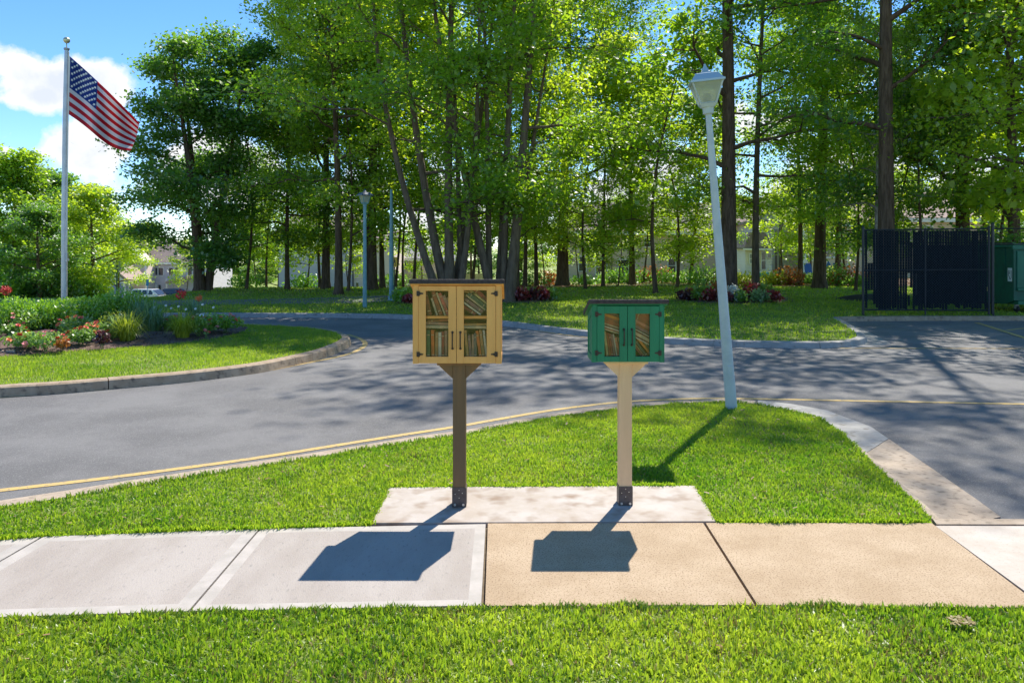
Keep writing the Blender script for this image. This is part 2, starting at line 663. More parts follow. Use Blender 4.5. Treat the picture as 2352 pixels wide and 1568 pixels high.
# --- left island
I_out = [(-420, 922), (-200, 903), (0, 887), (135, 880), (275, 868), (425, 856), (588, 837), (663, 822), (738, 806), (786, 788), (806, 776)]
I_out2 = [(800, 768), (778, 758), (726, 752), (663, 746.5), (588, 743.5), (520, 742)]
ZI = .02
io = smooth_pl(XY(I_out, ZI) + XY(I_out2, ZI) + [P(380, 739, ZI).xy[:], P(180, 736, ZI).xy[:], P(-60, 738, ZI).xy[:], P(-420, 742, ZI).xy[:]])
isl_c = Vector((sum(p[0] for p in io) / len(io), sum(p[1] for p in io) / len(io)))


def offset_pl(pl, d):
    res = []
    n = len(pl)
    for i, p in enumerate(pl):
        a = Vector(pl[max(i - 1, 0)]); b = Vector(pl[min(i + 1, n - 1)])
        t_ = (b - a).normalized()
        nn = Vector((-t_.y, t_.x))
        res.append((p[0] + nn.x * d, p[1] + nn.y * d))
    return res


ii = offset_pl(io, .16)
k2 = struct('kerb', 'raised brown concrete kerb round the left island')
kerb(k2, [ii, lerpl(ii, io, .8), io, offset_pl(io, -.025)], [ZI + .002, ZI, ZI - .02, ZR + .003], M_kerb, 3.1)
island = ii
sheet('lawn', island, ZI - .012, M_soil, .3, 'green lawn island with the flower bed on it')

# --- far lawn
FL = [(-700, 738), (-200, 728), (100, 722), (300, 719), (500, 717.5), (588, 718), (838, 719), (946, 722), (1060, 728), (1176, 737), (1239, 745.6), (1349, 758),
      (1524, 773.6), (1650, 779), (1764, 782), (1860, 783.5), (1925, 782), (1960, 777), (1972, 769), (1939, 745), (1910, 728)]
FR = [(1916, 727), (1982, 726), (2120, 725), (2260, 725), (2352, 725), (2900, 726)]
fl = smooth_pl(XY(FL, 0), 1)
fr = XY(FR, 0)
wl = offset_pl(fl, -.17)
lawnD = fl + fr + [(50, 27.6), (-42, 27.6)]
sheet('lawn', lawnD, -.012, M_soil, .3, 'wide tree-shaded lawn beyond the drive')
k3 = struct('kerb', 'concrete kerb along the far side of the drive')
kerb(k3, [fl, lerpl(fl, wl, .7), wl, offset_pl(fl, -.20)], [0, 0, -.012, ZR + .003], M_gutter2, 3.2)
wr = offset_pl(fr, -.16)
k4 = struct('kerb', 'low kerb in front of the dark fence')
kerb(k4, [fr, lerpl(fr, wr, .7), wr, offset_pl(fr, -.19)], [0.002, .002, -.012, ZR + .003], M_kerb, 3.1)
# concrete wedge at the parking corner
o = MB().prism(XY([(1942, 746), (1978, 768), (1964, 781), (1930, 788), (1870, 789.5), (1960, 800), (2046, 790), (2000, 765), (1960, 748)], ZR), ZR - .05, ZR + .006).build('gutter', M_gutter2)
tag(o, 'pale concrete gutter wedge at the parking bay corner', kind='structure')

# --- strip of road behind the verge
rs = [(-300, 711), (313, 701), (588, 698.5), (838, 695.5), (925, 690.5), (1010, 687), (1010, 679.5), (926, 677.5), (788, 683), (588, 687.5), (313, 691), (-300, 694)]
o = MB().prism([tuple(P(a, b, .0).xy) for a, b in rs], -.05, .012).build('road', M_asph2)
tag(o, 'strip of sunlit road passing behind the verge', kind='structure')

# --- painted lines
def line(name, pts, w, z=ZR + .004, label=None):
    pl = smooth_pl(XY(pts, ZR), 2)
    a = offset_pl(pl, w / 2); b = offset_pl(pl, -w / 2)
    mb = MB()
    n = len(pl)
    mb.add([(p[0], p[1], z) for p in a] + [(p[0], p[1], z) for p in b], [(i, i + n, i + 1 + n, i + 1) for i in range(n - 1)])
    o_ = mb.build(name, M_paint)
    return tag(o_, label, kind='structure')


line('painted_line', [(-700, 1214), (-300, 1163), (0, 1126), (200, 1104), (400, 1078), (600, 1051), (840, 1012), (955, 994), (1040, 981.6), (1166, 959), (1272, 941),
                      (1420, 922.6), (1564, 916), (1665, 914.5), (1882, 919), (2352, 928), (2900, 940)], .085, label='yellow line along the near lawn')
line('painted_line', [(-400, 942), (0, 912.5), (242, 895.6), (588, 857), (675, 839), (775, 820.6), (822, 806), (843, 790), (828, 777), (798, 768)], .10,
     label='yellow line curling round the island')
line('painted_line', [(713, 727), (838, 729.6), (946, 732), (1060, 739), (1176, 750), (1239, 760.6), (1349, 776), (1524, 789), (1676, 795.6), (1764, 798.5), (2014, 800), (2352, 800.5), (2900, 803)], .07,
     label='thin yellow line along the far kerb')
line('painted_line', [(2242, 741), (2297, 758), (2352, 776), (2420, 798)], .12, z=ZR + .008, label='yellow slanting parking bay line')
line('painted_line', [(2312, 758.5), (2352, 754), (2500, 738)], .10, z=ZR + .004, label='short yellow stripe joining the bay line')

# --- sidewalk
pav = struct('sidewalk', 'concrete sidewalk crossing the foreground')
bed = MB().prism(XY([(-1300, 1352), (-700, 1300), (100, 1229), (600, 1211), (852, 1199), (895, 1116), (1596, 1112), (1646, 1197), (2143, 1197), (2139, 1186), (3700, 1188), (3700, 1405), (1100, 1393), (400, 1408), (-300, 1432), (-1300, 1480)]), -.30, -.03)
bed.build('joint_bed', M_joint, pav)


def slab(corners, m, band=None, bw=.085, name='slab', gap=.0045, z=0, only=None):
    q = [Vector(P(a, b, 0).xy) for a, b in corners]
    cen = sum(q, Vector((0, 0))) / 4

    def inset(d):
        res = []
        for i in range(4):
            p, a, b = q[i], q[i - 1], q[(i + 1) % 4]
            e1 = (a - p).normalized(); e2 = (b - p).normalized()
            s_ = abs(e1.x * e2.y - e1.y * e2.x)
            res.append(p + (e1 + e2) * d / max(s_, .3))
        return res
    o1 = inset(gap)
    mb = MB()
    top = z
    if band:
        i1 = inset(bw)
        vs_ = [(*p, top) for p in o1] + [(*p, top - .0015) for p in i1]
        fs = [(i, (i + 1) % 4, (i + 1) % 4 + 4, i + 4) for i in range(4)]
        mb.add(vs_, fs, 1)
        mb.add([(*p, top - .0015) for p in i1], [(0, 1, 2, 3)], 0)
    else:
        mb.add([(*p, top) for p in o1], [(0, 1, 2, 3)], 0)
    mb.add([(*p, top) for p in o1] + [(*p, -.12) for p in o1], [(i, i + 4, (i + 1) % 4 + 4, (i + 1) % 4) for i in range(4)], 0)
    return mb.build(name, [m, band or m], pav)


jl = lambda y: 100 - 1.75 * (y - 1232)
slab([(-700, 1302), (98, 1231), (jl(1427), 1427), (-1500, 1475)], M_white, M_band)
slab([(100, 1231), (597, 1213), (433.5, 1403), (jl(1424) + 2, 1424)], M_white, M_band)
slab([(598, 1213), (1117, 1202), (1107, 1390), (435, 1403)], M_white, M_band, .07)
slab([(1119, 1200.5), (1616, 1199.5), (1736, 1389), (1112, 1391)], M_tan)
slab([(1619, 1199.5), (2141, 1200), (2401, 1396), (1739, 1389)], M_tan)
slab([(2146, 1206), (3100, 1209), (3900, 1404), (2406, 1396)], mat('pale_warm_concrete', (.44, .37, .30), .8, (.52, .455, .39), 3, 8, .3, 150, speck=((.33, .27, .2), 60, .6, .8)))
slab([(2140, 1190), (3050, 1192), (3090, 1206), (2150, 1203.5)], M_gutter, name='edging_slab')
slab([(893, 1118), (1598, 1114), (1645, 1196.5), (853, 1200.5)], M_pad, name='pad_slab', bw=.05)
# near lawn strip, camera side
lawnB = XY([(-900, 1466), (-238, 1427.5), (432, 1405), (1108, 1393), (1737, 1391), (2400, 1398), (3600, 1408)]) + [(9, -2), (-9, -2)]
sheet('lawn', lawnB, -.012, M_soil, .3, 'lawn strip in the foreground below the sidewalk')

# --- flower bed mulch (low mound) on the island
bedp = [(-330, 842), (-150, 832), (0, 818.5), (60, 815), (175, 805), (300, 797.5), (425, 787), (525, 772), (575, 755), (560, 747), (500, 744.5), (400, 742.5), (200, 740), (0, 740), (-330, 746)]
bedxy = smooth_pl(XY(bedp, ZI), 2)
bx = np.array(bedxy)
cen = bx.mean(0)


def mound(name, pl, z0, h, m, rings=7, noise=.02, label=None):
    pl = np.array(pl); cen = pl.mean(0)
    vs_ = []; n = len(pl)
    for r_ in range(rings + 1):
        t_ = 1 - r_ / rings * .93
        zz = z0 + h * (1 - t_ ** 3)
        for p in pl:
            q = cen + (p - cen) * t_
            vs_.append((q[0], q[1], zz + (random.uniform(-noise, noise) if r_ else 0)))
    fs = [(i * n + k, i * n + (k + 1) % n, (i + 1) * n + (k + 1) % n, (i + 1) * n + k) for i in range(rings) for k in range(n)]
    fs.append(tuple(rings * n + k for k in range(n)))
    mb = MB().add(vs_, fs)
    o_ = mb.build(name, m, smooth=True)
    return tag(o_, label, kind='structure')


mound('mulch_bed', bedxy, ZI - .01, .10, M_mulch, label='brown bark mulch bed under the island flowers')
mound('mulch_bed', smooth_pl(XY([(1130, 694), (1200, 698), (1290, 690), (1275, 681), (1200, 679), (1130, 682)]), 2), -.008, .07, M_mulch, 4, .01, 'mulch patch under the multi-stemmed trees')
mound('mulch_bed', smooth_pl(XY([(900, 696), (960, 700), (1000, 697), (985, 688), (920, 688)]), 2), -.008, .07, M_mulch, 3, .01, 'mulch patch behind the tan box')
mound('mulch_bed', smooth_pl(XY([(1545, 690), (1620, 697), (1750, 697), (1835, 692), (1815, 680), (1700, 676), (1570, 680)]), 2), -.008, .09, M_mulch, 4, .015, 'mulch patch round the two trunks behind the leaning lamp')
wf = [(960, 661), (1130, 659), (1280, 660), (1450, 657), (1620, 655), (1700, 659), (1850, 658), (1990, 656), (2400, 664), (2400, 640), (1900, 641), (1500, 640), (1200, 642), (980, 645)]
M_litter = mat('leaf_litter', (.10, .06, .03), .95, (.24, .15, .07), 9, 9, 1, 30)
mb = MB(); q = [P(a, b, 0) for a, b in wf]
tess = geometry.tessellate_polygon([[Vector((p.x, p.y, 0)) for p in q]])
mb.add([(p.x, p.y, float(T(p.x, p.y)) + .02) for p in q], [tuple(t_) for t_ in tess])
tag(mb.build('woodland_floor', M_litter), 'brown leaf litter under the trees', kind='structure')

# --- stone path by the bed
path = struct('stone_path', 'pale stone paving beside the flower bed')
M_stone = mat('path_stone', (.46, .38, .31), .8, (.36, .28, .22), 6, 6, .5, 60)
for row, (ya, yb, xa, xb) in enumerate([(744, 748.5, 60, 165), (749.2, 756, 20, 160), (757, 766, -60, 150), (767, 780, -110, 78), (781, 793, -140, 60), (794, 806, -170, 40)]):
    x = xa + (row % 2) * 12
    while x < xb - 15:
        w_ = random.uniform(46, 70)
        x2 = min(x + w_, xb + random.uniform(-6, 6))
        zt = ZI + .10 - .011 * row + random.uniform(-.005, .005)
        pl = [P(x + 1.5, ya, zt).xy[:], P(x2 - 1.5, ya, zt).xy[:], P(x2 - 3, yb, zt).xy[:], P(x, yb, zt).xy[:]]
        MB().prism(pl, ZI - .02, zt).build('paving_stone', M_stone, path)
        x = x2 + 1.5


# ------------------------------------------------------------------ grass
def blades(name, poly, dens, hlo, hhi, w, segs=2, z=0, label=None, mat_=None, zfun=None, lean=.5, dryfrac=.04, edge=0.0, seed=1, ysplit=None, clumps=True):
    r_ = np.random.default_rng(seed)
    p = np.array(poly)
    x0, y0 = p.min(0); x1, y1 = p.max(0)
    n = int((x1 - x0) * (y1 - y0) * dens)
    x = r_.uniform(x0, x1, n); y = r_.uniform(y0, y1, n)
    k = inpoly(x, y, poly)
    if ysplit is not None:
        k &= ysplit(x, y)
    x, y = x[k], y[k]
    if clumps:
        big_ = vnoise(x + 40, y + 20, 1.3, 5)
        keep = r_.random(len(x)) < (.45 + .55 * vnoise(x + 31, y + 17, 9, 3)) * (.55 + .45 * np.clip(big_ * 2.5 - .2, 0, 1))
        x, y = x[keep], y[keep]
    n = len(x)
    tone = .45 * vnoise(x + 50, y + 50, .9, 1) + .35 * vnoise(x + 50, y + 50, 5.7, 2) + .45 * r_.random(n)
    tone = np.clip((tone - .25) * 1.25, 0, 1)
    h = r_.uniform(hlo, hhi, n) * (.65 + .7 * vnoise(x + 9, y + 9, 6, 4))
    a = r_.uniform(0, 2 * np.pi, n)
    la = r_.uniform(0, 2 * np.pi, n)
    lm = r_.random(n) * lean * h * 1.6
    wv = w * r_.uniform(.6, 1.4, n)
    zz = np.full(n, float(z)) if zfun is None else zfun(x, y)
    ca, sa = np.cos(a) * wv / 2, np.sin(a) * wv / 2
    lx, ly = np.cos(la) * lm, np.sin(la) * lm
    dry = r_.random(n) < dryfrac * (.3 + 5 * np.clip(vnoise(x + 3, y + 8, 2.3, 9) - .55, 0, 1))
    hz = np.sqrt(np.maximum(h * h - lm * lm * .8, (.25 * h) ** 2))
    B = np.stack([x, y, zz - .012], 1)
    if segs == 2:
        V = np.empty((n, 5, 3))
        side_ = np.stack([ca, sa, 0 * ca], 1)
        mid = B + np.stack([lx * .3, ly * .3, hz * .62], 1)
        tip = B + np.stack([lx, ly, hz], 1)
        V[:, 0] = B - side_; V[:, 1] = B + side_; V[:, 2] = mid + side_ * .85; V[:, 3] = mid - side_ * .85; V[:, 4] = tip
        fs = np.array([[0, 1, 2], [0, 2, 3], [3, 2, 4]])
        k5 = 5
    else:
        V = np.empty((n, 3, 3))
        side_ = np.stack([ca, sa, 0 * ca], 1)
        V[:, 0] = B - side_; V[:, 1] = B + side_; V[:, 2] = B + np.stack([lx, ly, hz], 1)
        fs = np.array([[0, 1, 2]])
        k5 = 3
    faces = (np.arange(n)[:, None, None] * k5 + fs[None]).reshape(-1, 3)
    me = npmesh(name, V.reshape(-1, 3), faces, [mat_ or M_grass, M_dry], col=np.repeat(tone, k5))
    me.polygons.foreach_set('material_index', np.repeat(dry.astype(np.int32), len(fs)))
    o_ = link(name, me)
    return tag(o_, label, 'grass', kind='stuff')


nearA = lambda x, y: (y < 10)
blades('grass', lawnB, 19000, .020, .046, .009, 2, z=0, label='mown foreground grass below the sidewalk', seed=1,
       ysplit=lambda x, y: (y > 2.55) & (np.abs(x) < 2.9), dryfrac=.12, lean=.95)
blades('grass', lawnA, 10000, .018, .037, .009, 2, z=0, label='bright grass of the lawn around the boxes', seed=2,
       ysplit=lambda x, y: (x > -5.2) & (x < 4.5), dryfrac=.05, lean=.65)
blades('grass', island, 2600, .03, .06, .012, 1, z=ZI, label='bright grass on the island lawn', seed=3,
       ysplit=lambda x, y: (~inpoly(x, y, bedxy)) & (x > -13) & (y < 17.5), dryfrac=.03)
blades('grass', lawnD, 330, .04, .08, .03, 1, z=0, label='shaded grass of the lawn beyond the drive', seed=4,
       ysplit=lambda x, y: (x > -16) & (x < 22), dryfrac=.03)
back = [(-18, 27.6), (26, 27.6), (28, 38.5), (-22, 36)]
rp = [tuple(P(a, b, .0).xy) for a, b in rs]
wfp = [(p.x, p.y) for p in q]
blades('grass', back, 130, .05, .09, .045, 1, z=0, label='grass of the verge at the foot of the tall trees', seed=5,
       zfun=lambda x, y: T(x, y), ysplit=lambda x, y: ~inpoly(x, y, rp) & ~inpoly(x, y, wfp), dryfrac=.12)

def edge_blades(name, pts, per_m, hlo, hhi, w, z, label, out_side=1, seed=3, spread=.014):
    r_ = np.random.default_rng(seed)
    P0 = []; D = []
    for a, b in zip(pts, pts[1:]):
        a = np.array(a); b = np.array(b); l_ = np.linalg.norm(b - a); n = int(l_ * per_m)
        if n < 1: continue
        t_ = r_.random(n)[:, None]; d = (b - a) / l_
        P0.append(a + (b - a) * t_); D.append(np.repeat(np.array([[d[1], -d[0]]]) * out_side, n, 0))
    B = np.concatenate(P0); D = np.concatenate(D); n = len(B)
    rag = vnoise(B[:, 0] + 20, B[:, 1] + 20, 7, 8)
    B = B + D * (r_.normal(-.012, spread, n) + .02 * (rag - .5))[:, None]
    h = r_.uniform(hlo, hhi, n) * (.5 + rag)
    ln = h * r_.uniform(.1, .9, n)
    a = r_.uniform(0, 6.28, n)
    lx = D[:, 0] * ln + np.cos(a) * h * .35; ly = D[:, 1] * ln + np.sin(a) * h * .35
    B3 = np.column_stack([B, np.full(n, z - .01)])
    sv = np.column_stack([np.cos(a) * w / 2, np.sin(a) * w / 2, np.zeros(n)])
    V = np.empty((n, 5, 3))
    mid = B3 + np.column_stack([lx * .35, ly * .35, h * .6]); tip = B3 + np.column_stack([lx, ly, h * .75])
    V[:, 0] = B3 - sv; V[:, 1] = B3 + sv; V[:, 2] = mid + sv * .8; V[:, 3] = mid - sv * .8; V[:, 4] = tip
    fs = np.array([[0, 1, 2], [0, 2, 3], [3, 2, 4]])
    faces = (np.arange(n)[:, None, None] * 5 + fs[None]).reshape(-1, 3)
    tone = np.clip(r_.random(n) * .9, 0, 1)
    return tag(link(name, npmesh(name, V.reshape(-1, 3), faces, M_grass, col=np.repeat(tone, 5))), label, 'grass', kind='stuff')


edge_blades('grass_edge', XY([(-300, 1440), (432, 1404.5), (1108, 1392.5), (1737, 1390.5), (2400, 1397.5), (2500, 1400)]), 800, .014, .032, .008, .0, 'ragged grass edge below the sidewalk', out_side=-1, seed=11)
edge_blades('grass_edge', XY([(-200, 1255), (100, 1231), (450, 1217), (600, 1214), (852, 1203)]), 700, .025, .055, .008, .0, 'ragged grass edge above the pale slabs', out_side=1, seed=12)
edge_blades('grass_edge', XY([(853, 1201), (893, 1118), (1598, 1114), (1645, 1196)]), 700, .022, .045, .008, .0, 'ragged grass edge round the pad', out_side=1, seed=13)
edge_blades('grass_edge', XY([(1650, 1198.5), (2138, 1198.5)]), 800, .025, .055, .008, .0, 'ragged grass edge above the tan slabs', out_side=1, seed=14)
edge_blades('grass_edge', nin[4:], 350, .02, .045, .009, .0, 'ragged grass edge along the rolled kerb', out_side=-1, seed=15)

# ------------------------------------------------------------------ mulch chips
def chips(name, poly, n, s_, z, m, label, seed=1, zf=None):
    r_ = np.random.default_rng(seed)
    p = np.array(poly); x0, y0 = p.min(0); x1, y1 = p.max(0)
    x = r_.uniform(x0, x1, n * 2); y = r_.uniform(y0, y1, n * 2)
    k = inpoly(x, y, poly); x, y = x[k][:n], y[k][:n]
    n = len(x)
    a = r_.uniform(0, np.pi * 2, n); l_ = s_ * r_.uniform(.6, 1.6, n); w_ = l_ * r_.uniform(.25, .5, n)
    u = np.stack([np.cos(a), np.sin(a), r_.uniform(-.4, .4, n)], 1) * l_[:, None]
    v = np.stack([-np.sin(a), np.cos(a), r_.uniform(-.4, .4, n)], 1) * w_[:, None]
    zc = (zf(x, y) if zf else z) + r_.uniform(0, s_ * .5, n)
    c_ = np.stack([x, y, zc], 1)
    V = np.stack([c_ - u - v, c_ + u - v * .7, c_ + u + v, c_ - u + v * .7], 1).reshape(-1, 3)
    F4 = (np.arange(n)[:, None] * 4 + np.arange(4)[None])
    me = npmesh(name, V, F4, m, col=np.repeat(r_.random(n), 4))
    return tag(link(name, me), label, 'debris', kind='stuff')


M_chip = leaf_mat('bark_chip', (.07, .038, .026), (.30, .20, .155), (.05, .03, .02), (.1, .07, .05), .1, .05, .5)
M_fall = leaf_mat('fallen_leaf', (.22, .11, .04), (.40, .25, .12), (.25, .12, .03), (.3, .2, .08), .3, .04, .5)


def mound_z(x, y):
    cen_ = bx.mean(0)
    # scaled distance to outline along the ray from the centre
    ang = np.arctan2(y - cen_[1], x - cen_[0]); d = np.hypot(x - cen_[0], y - cen_[1])
    pa = np.arctan2(bx[:, 1] - cen_[1], bx[:, 0] - cen_[0]); pd = np.hypot(bx[:, 0] - cen_[0], bx[:, 1] - cen_[1])
    o_ = np.argsort(pa)
    t_ = np.clip(d / np.interp(ang, pa[o_], pd[o_], period=2 * np.pi), 0, 1)
    return ZI - .005 + .10 * (1 - t_ ** 3)


chips('bark_chips', bedxy, 14000, .018, 0, M_chip, 'loose bark chips on the flower bed', 3, mound_z)
chips('fallen_leaves', lawnB, 420, .011, .02, M_fall, 'small dry leaves scattered in the foreground grass', 4)
chips('fallen_leaves', lawnA, 420, .012, .02, M_fall, 'small dry leaves scattered on the lawn by the boxes', 5)
chips('fallen_leaves', wfp, 9000, .05, .03, M_fall, 'dry leaves on the ground under the trees', 6, lambda x, y: T(x, y) + .03)
b_ = P(2205, 1440, .0)
chips('dry_grass_clump', [(b_.x - .05, b_.y - .03), (b_.x + .05, b_.y - .035), (b_.x + .06, b_.y + .03), (b_.x - .04, b_.y + .04)], 90, .011, .03, M_dry, 'brown clump of dead clippings in the foreground grass', 7)

# ================================================================== TREES
def leaf_cloud(cents, per, spread, size, r_, flat=.55, droop=.3, tone_c=None, sun_tone=.0):
    """cents (k,3). returns verts, faces, tone"""
    k = len(cents)
    n = k * per
    c_ = np.repeat(cents, per, 0)
    off = r_.normal(0, 1, (n, 3)) * spread
    off[:, 2] *= flat
    p = c_ + off
    # leaf frame
    a = r_.uniform(0, 2 * np.pi, n)
    tilt = r_.normal(0, .55, n)
    u = np.stack([np.cos(a) * np.cos(tilt), np.sin(a) * np.cos(tilt), np.sin(tilt) - droop], 1)
    u /= np.linalg.norm(u, axis=1, keepdims=True)
    up = np.stack([r_.normal(0, .5, n), r_.normal(0, .5, n), np.ones(n)], 1)
    v = np.cross(u, up); v /= np.linalg.norm(v, axis=1, keepdims=True) + 1e-9
    l_ = size * r_.uniform(.6, 1.35, n)[:, None]
    w_ = l_ * .36
    V = np.stack([p - u * l_ * .5, p + v * w_ - u * l_ * .05, p + u * l_ * .5, p - v * w_ - u * l_ * .05], 1)
    tc_ = r_.random(k) if tone_c is None else tone_c
    tone = np.clip(np.repeat(tc_, per) * .65 + r_.random(n) * .45 - .05, 0, 1)
    return V.reshape(-1, 3), np.arange(n)[:, None] * 4 + np.arange(4)[None], np.repeat(tone, 4)


def grow(seed, H, hb, rad, r0, nprim, per, size, lean=(0, 0), shape='oval', sub=6, twig=3, spread=.42, stems=1, wob=.25, top=True, upang=.5, leans=None):
    """returns wood MB and leaf arrays for a tree of height H, crown from hb, crown radius rad"""
    rd = random.Random(seed); r_ = np.random.default_rng(seed)
    wood = MB(); cents = []

    def trunk_pts(base, lean_, h, w_):
        pts = []
        ph = rd.uniform(0, 6); k = 9
        for i in range(k + 1):
            t_ = i / k
            pts.append(Vector((base[0] + lean_[0] * h * t_ + w_ * math.sin(ph + 3.1 * t_) * t_, base[1] + lean_[1] * h * t_ + w_ * math.cos(ph + 2.6 * t_) * t_, h * t_)))
        return pts
    stemlist = []
    if stems == 1:
        stemlist.append((trunk_pts((0, 0), lean, H * .97, wob), r0, H, rad, nprim))
    else:
        for s_ in range(stems):
            a = 2 * math.pi * s_ / stems + rd.uniform(-.3, .3)
            l_ = rd.uniform(.06, .17)
            if leans:
                q0 = leans[s_]
                tp = trunk_pts((q0[2], q0[3]), (q0[0], q0[1]), H * q0[4], wob)
                hh_ = tp[-1].z      # bend the stem upright as it climbs
                tp = [Vector((q0[2] + q0[0] * hh_ * (1 - (1 - v.z / hh_) ** 1.9) * .55 + (v.x - q0[2] - q0[0] * v.z) * .6, q0[3] + q0[1] * hh_ * (1 - (1 - v.z / hh_) ** 1.9) * .55 + (v.y - q0[3] - q0[1] * v.z) * .6, v.z)) for v in tp]
                stemlist.append((tp, r0 * q0[5], H, rad * .72, max(5, nprim // stems + 1)))
                continue
            stemlist.append((trunk_pts((math.cos(a) * r0 * .9, math.sin(a) * r0 * .9), (lean[0] + math.cos(a) * l_, lean[1] + math.sin(a) * l_), H * rd.uniform(.82, .97), wob), r0 * rd.uniform(.7, 1), H, rad * .72, max(6, nprim // stems + 2)))
    for pts, rr, h, rad_, npr in stemlist:
        radii = []
        for i in range(len(pts)):
            t_ = i / (len(pts) - 1)
            radii.append(rr * (1 - .86 * t_ ** .85))
        p2 = [pts[0] - Vector((0, 0, .25)), pts[0], pts[0] + (pts[1] - pts[0]) * .18] + pts[1:]
        r2 = [rr * 1.75, rr * 1.45, rr * 1.08] + radii[1:]
        wood.tube(p2, r2, 11)
        hh = pts[-1].z
        ga = rd.uniform(0, 6)
        for b in range(npr):
            t_ = hb / hh + (1 - hb / hh) * ((b + rd.random() * .8) / npr) ** .9
            t_ = min(t_, .985)
            fi = t_ * (len(pts) - 1); i = min(int(fi), len(pts) - 2)
            p0 = pts[i].lerp(pts[i + 1], fi - i)
            rb = radii[i] * (1 - (fi - i)) + radii[i + 1] * (fi - i)
            s_ = (t_ - hb / hh) / (1 - hb / hh)
            if shape == 'oval':
                prof = (.55 + .45 * math.sin(math.pi * min(1, s_ * 1.15 + .18))) * (1 - s_ ** 3 * .75)
            elif shape == 'high':
                prof = (.5 + .5 * s_) * (1 - s_ ** 5 * .6)
            else:
                prof = 1 - .8 * s_
            ln = rad_ * prof * rd.uniform(.7, 1.12)
            ga += 2.4 + rd.uniform(-.5, .5)
            el = upang * (.35 + 1.1 * s_) + rd.uniform(-.2, .25)
            d = Vector((math.cos(ga) * math.cos(el), math.sin(ga) * math.cos(el), math.sin(el)))
            bp = [p0]; bend = Vector((rd.uniform(-.2, .2), rd.uniform(-.2, .2), rd.uniform(-.25, .1)))
            for q_ in range(1, 5):
                tt = q_ / 4
                bp.append(p0 + d * ln * tt + bend * ln * tt * tt + Vector((rd.uniform(-1, 1), rd.uniform(-1, 1), rd.uniform(-1, 1))) * ln * .035)
            rbb = min(rb * .55, .02 + ln * .022)
            wood.tube(bp, [rbb, rbb * .75, rbb * .55, rbb * .35, .012], 5, cap=False)
            for q_ in range(sub):
                tt = .28 + .72 * (q_ + rd.random()) / sub
                fi2 = min(tt, .99) * 4; j = int(fi2)
                s0 = bp[j].lerp(bp[j + 1], fi2 - j)
                l2 = ln * (.46 - .22 * tt) * rd.uniform(.7, 1.25) + .35
                a2 = ga + rd.choice((-1, 1)) * rd.uniform(.5, 1.15)
                e2 = el * .4 + rd.uniform(-.35, .5)
                d2 = Vector((math.cos(a2) * math.cos(e2), math.sin(a2) * math.cos(e2), math.sin(e2)))
                e_ = s0 + d2 * l2 + Vector((0, 0, -.06 * l2))
                mid_ = s0.lerp(e_, .5) + Vector((rd.uniform(-.1, .1), rd.uniform(-.1, .1), rd.uniform(0, .12))) * l2
                wood.tube([s0, mid_, e_], [max(.012, rbb * .4), .012, .007], 4, cap=False)
                for w_ in range(twig):
                    tt3 = .25 + .8 * (w_ + rd.random()) / twig
                    cpt = s0.lerp(e_, tt3) + Vector((rd.gauss(0, .2), rd.gauss(0, .2), rd.gauss(0, .12))) * (l2 * .5 + .25)
                    cents.append(cpt[:])
    cents = np.array(cents)
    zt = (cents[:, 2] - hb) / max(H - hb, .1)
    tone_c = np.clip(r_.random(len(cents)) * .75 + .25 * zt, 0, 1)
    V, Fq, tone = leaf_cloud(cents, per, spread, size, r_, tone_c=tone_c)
    return wood, V, Fq, tone


class TreeKind:
    def __init__(s, label, wood, V, Fq, tone, bark, leaf, name='broadleaf_tree'):
        s.name = name
        s.wood = bpy.data.meshes.new('trunk')
        s.wood.from_pydata(wood.v, [], wood.f)
        s.wood.materials.append(bark)
        s.wood.polygons.foreach_set('use_smooth', [True] * len(s.wood.polygons))
        s.leaf = npmesh('crown', V, Fq, leaf, col=tone)
        s.variants = {leaf.name: s.leaf}
        s.base_leaf = leaf

    def put(s, x, y, z, rz, sc, label, group=None, leaf=None, name=None, bark=None, cat='tree', lean=(0, 0)):
        t_ = thing(name or s.name, label, cat, (x, y, z), 0, group, rot=(lean[1], lean[0], rz))
        t_.scale = sc if hasattr(sc, '__len__') else (sc, sc, sc)
        tr_ = link('trunk', s.wood, t_)
        cr_ = link('crown', s.leaf, t_)
        if leaf is not None and leaf is not s.base_leaf:
            cr_.material_slots[0].link = 'OBJECT'; cr_.material_slots[0].material = leaf
        if bark is not None:
            tr_.material_slots[0].link = 'OBJECT'; tr_.material_slots[0].material = bark
        return t_


def kind_(seed, bark=M_bark, leaf=M_leafA, **k):
    return TreeKind('', *grow(seed, **k), bark, leaf)


# tall woodland trees: height 24, crown from 9 m
K1 = kind_(11, H=24, hb=4.0, rad=5.6, r0=.32, nprim=30, per=48, size=.172, wob=.5, upang=.42, sub=6, twig=3, spread=.44, shape='oval')
K2 = kind_(12, H=24, hb=4.6, rad=5.2, r0=.26, nprim=27, per=44, size=.172, wob=.45, upang=.42, sub=6, twig=3, spread=.46, shape='high', bark=M_bark)
K3 = kind_(13, H=20, hb=3.4, rad=4.8, r0=.18, nprim=28, per=46, size=.165, wob=.5, upang=.40, sub=6, twig=3, spread=.42, shape='oval')
# open-grown tree, foliage to the ground
K4 = kind_(14, H=12.0, hb=1.3, rad=4.6, r0=.24, nprim=30, per=80, size=.155, sub=6, twig=3, spread=.36, shape='oval', stems=3, upang=.55, leaf=M_leafC)
